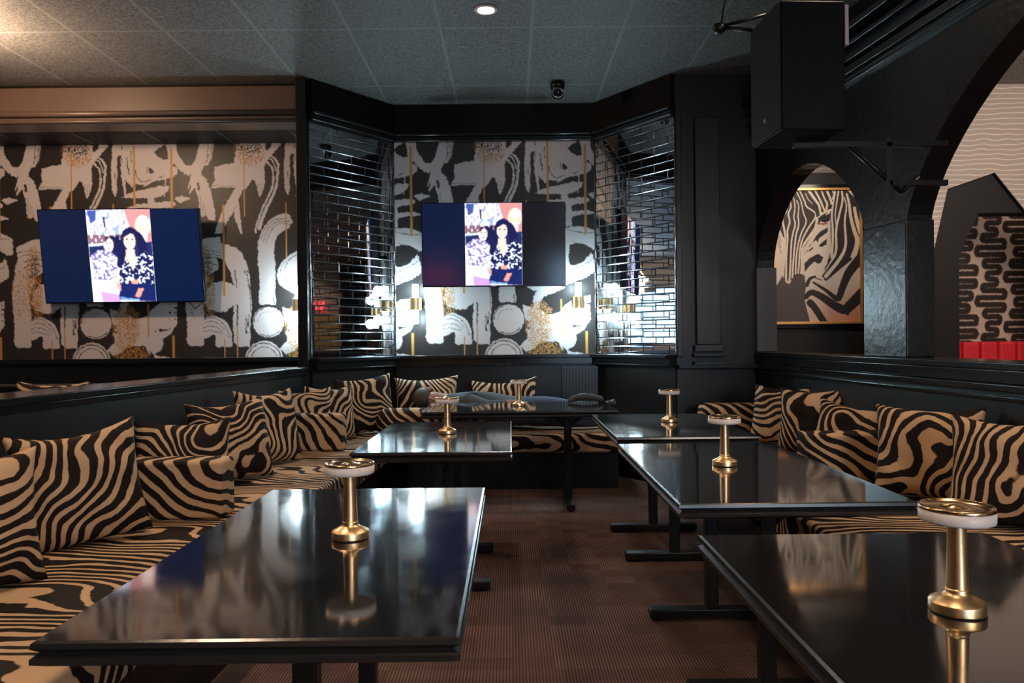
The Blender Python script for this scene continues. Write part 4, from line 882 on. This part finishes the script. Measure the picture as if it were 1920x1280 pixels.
# ------------------------------------------------------------------ person lying on the rear bench
pz = SZ
def person():
    P0 = [(.22, 6.50, pz+.15, .14), (.02, 6.52, pz+.17, .12), (-.22, 6.53, pz+.215, .15), (-.40, 6.53, pz+.255, .18), (-.56, 6.55, pz+.26, .06), (-.66, 6.54, pz+.27, .075), (-.75, 6.54, pz+.275, .082)]
    leg1 = [0, (.5, 6.46, pz+.15, .09), (.78, 6.42, pz+.12, .065)]
    segs = [P0, [0, (.30, 6.44, pz+.22, .095), (.55, 6.36, pz+.20, .065), (.80, 6.44, pz+.20, .045), (.86, 6.42, pz+.22, .045), (.88, 6.33, pz+.245, .035)],
            [0, (.32, 6.56, pz+.11, .095), (.58, 6.50, pz+.08, .065), (.80, 6.58, pz+.06, .045), (.86, 6.56, pz+.07, .045), (.88, 6.47, pz+.08, .035)],
            [3, (-.37, 6.40, pz+.28, .065), (-.2, 6.32, pz+.23, .05), (-.02, 6.30, pz+.25, .038), (.04, 6.30, pz+.25, .035), (.09, 6.30, pz+.255, .026)]]
    o = blob('person', segs, ['skin', 'shirt_slate', 'jeans', 'shoe_black'])
    for p in o.data.polygons:
        c = p.center; k = 0
        if c.x > .82: k = 3
        elif c.x > .17 or (c.x > .12 and c.y > 6.36): k = 2
        elif c.x > -.545 and not (c.x > -.03 and c.y < 6.36): k = 1
        p.material_index = k
    # fingers
    tag(o, 'person in dark slate shirt lying on the rear bench behind the long table', 'person')
    for i in range(5):
        y = 6.275+.012*i; f = blob('finger', [[(.1, y, pz+.262-.004*abs(i-2), .009), (.135+.006*(2-abs(i-2)), y, pz+.255, .008), (.155+.008*(2-abs(i-2)), y, pz+.235, .007)]], 'skin', o, 1)
    bm = BM(); bmesh.ops.create_uvsphere(bm, u_segments=24, v_segments=16, radius=1)
    for v in bm.verts: v.co = Vector((-.765+v.co.x*.095, 6.56+v.co.y*.1, pz+.285+v.co.z*.095))
    bmesh.ops.delete(bm, geom=[v for v in bm.verts if v.co.x > -.70 and v.co.y < 6.53], context='VERTS')
    obj('hair', bm, 'hair_dark', o, smooth=True)
    bm = BM(); bmesh.ops.create_uvsphere(bm, u_segments=12, v_segments=8, radius=.014, matrix=Matrix.Translation((-.70, 6.45, pz+.29))); obj('nose', bm, 'skin', o, smooth=True)
    for dz in (.018, -.02):
        bm = BM(); bmesh.ops.create_uvsphere(bm, u_segments=10, v_segments=8, radius=.008, matrix=Matrix.Translation((-.735, 6.462, pz+.285+dz))); obj('eye', bm, 'iron_black', o, smooth=True)
    bm = BM(); bmesh.ops.create_uvsphere(bm, u_segments=10, v_segments=8, radius=.012, matrix=Matrix.Translation((-.672, 6.466, pz+.275))); obj('mouth', bm, 'neon_red' if False else 'skin', o, smooth=True)
    bm = BM(); bmesh.ops.create_uvsphere(bm, u_segments=10, v_segments=8, radius=.022, matrix=Matrix.Translation((-.72, 6.54, pz+.36))); obj('ear', bm, 'skin', o, smooth=True)
person()
cl = blob('crumpled_cloth', [[(.45, 5.93, .765, .014), (.50, 5.95, .785, .028), (.58, 5.93, .80, .032), (.66, 5.96, .79, .028), (.74, 5.92, .775, .022)], [(.49, 5.9, .775, .02), (.60, 5.88, .78, .024), (.70, 5.93, .785, .02)]], 'cloth_dark')
tag(cl, 'small crumpled dark cloth on the right end of the long rear table', 'cloth')

# ------------------------------------------------------------------ things behind the camera that the mirror tiles show
ch = thing('chandelier', 'tiered crystal chandelier behind the viewer, seen only in the mirror tiles', 'chandelier', (2.7, -2.6, 0))
bm = BM()
for r, z0, z1 in ((.42, 2.62, 2.78), (.28, 2.48, 2.62), (.14, 2.36, 2.48)): lathe(bm, [(r, z0), (r, z1)], 40); lathe(bm, [(0, z1), (r, z1)], 40)
obj('crystal_tier', bm, 'bulb_warm', ch)
bm = BM()
for k in range(8): a = 2*PI*k/8; tube(bm, (.42*math.cos(a), .42*math.sin(a), 2.78), (.05*math.cos(a), .05*math.sin(a), 3.3), .008, 6)
tube(bm, (0, 0, 2.7), (0, 0, HC), .015, 8); obj('chain', bm, 'brass', ch)
ne = thing('neon_sign', 'red neon light strokes behind the viewer, mirrored in tiles and table', 'sign', (-1.75, -4.45, 0))
for k in range(3):
    x = -.36+k*.28
    bm = BM(); box(bm, x, x+.03, 0, .02, 2.1, 2.28); box(bm, x+.14, x+.17, 0, .02, 2.1, 2.28); box(bm, x+.03, x+.14, 0, .02, 2.18, 2.2); obj('neon_stroke', bm, 'neon_red', ne)
bm = BM(); box(bm, -2.45, -1.05, -4.54, -4.46, 0, 1.9); pts = arch(-2.35, -1.15, 1.3, .7); 
tag(obj('gold_niche', bm, 'gold_wall'), 'gold panel behind the viewer, seen only in the mirror tiles', 'panel')
lamp('SPOT', 'niche_light', (-1.75, -3.4, 3.3), 60, WARM, .1, spot=1.4, target=(-1.75, -4.5, 1.5))
# lights of the far room
lamp('AREA', 'far_room_light', (4.4, 4.2, 3.3), 70, (1, .80, .66), 1.2, target=(4.3, 6.6, 1.6))
lamp('SPOT', 'picture_light', (3.0, 6.0, 3.2), 55, (1, .80, .64), .08, spot=1.5, target=(3.05, 7.36, 1.8))
lamp('POINT', 'mural_room_light', (5.0, 6.95, 2.8), 6, (1, .82, .7), .15)
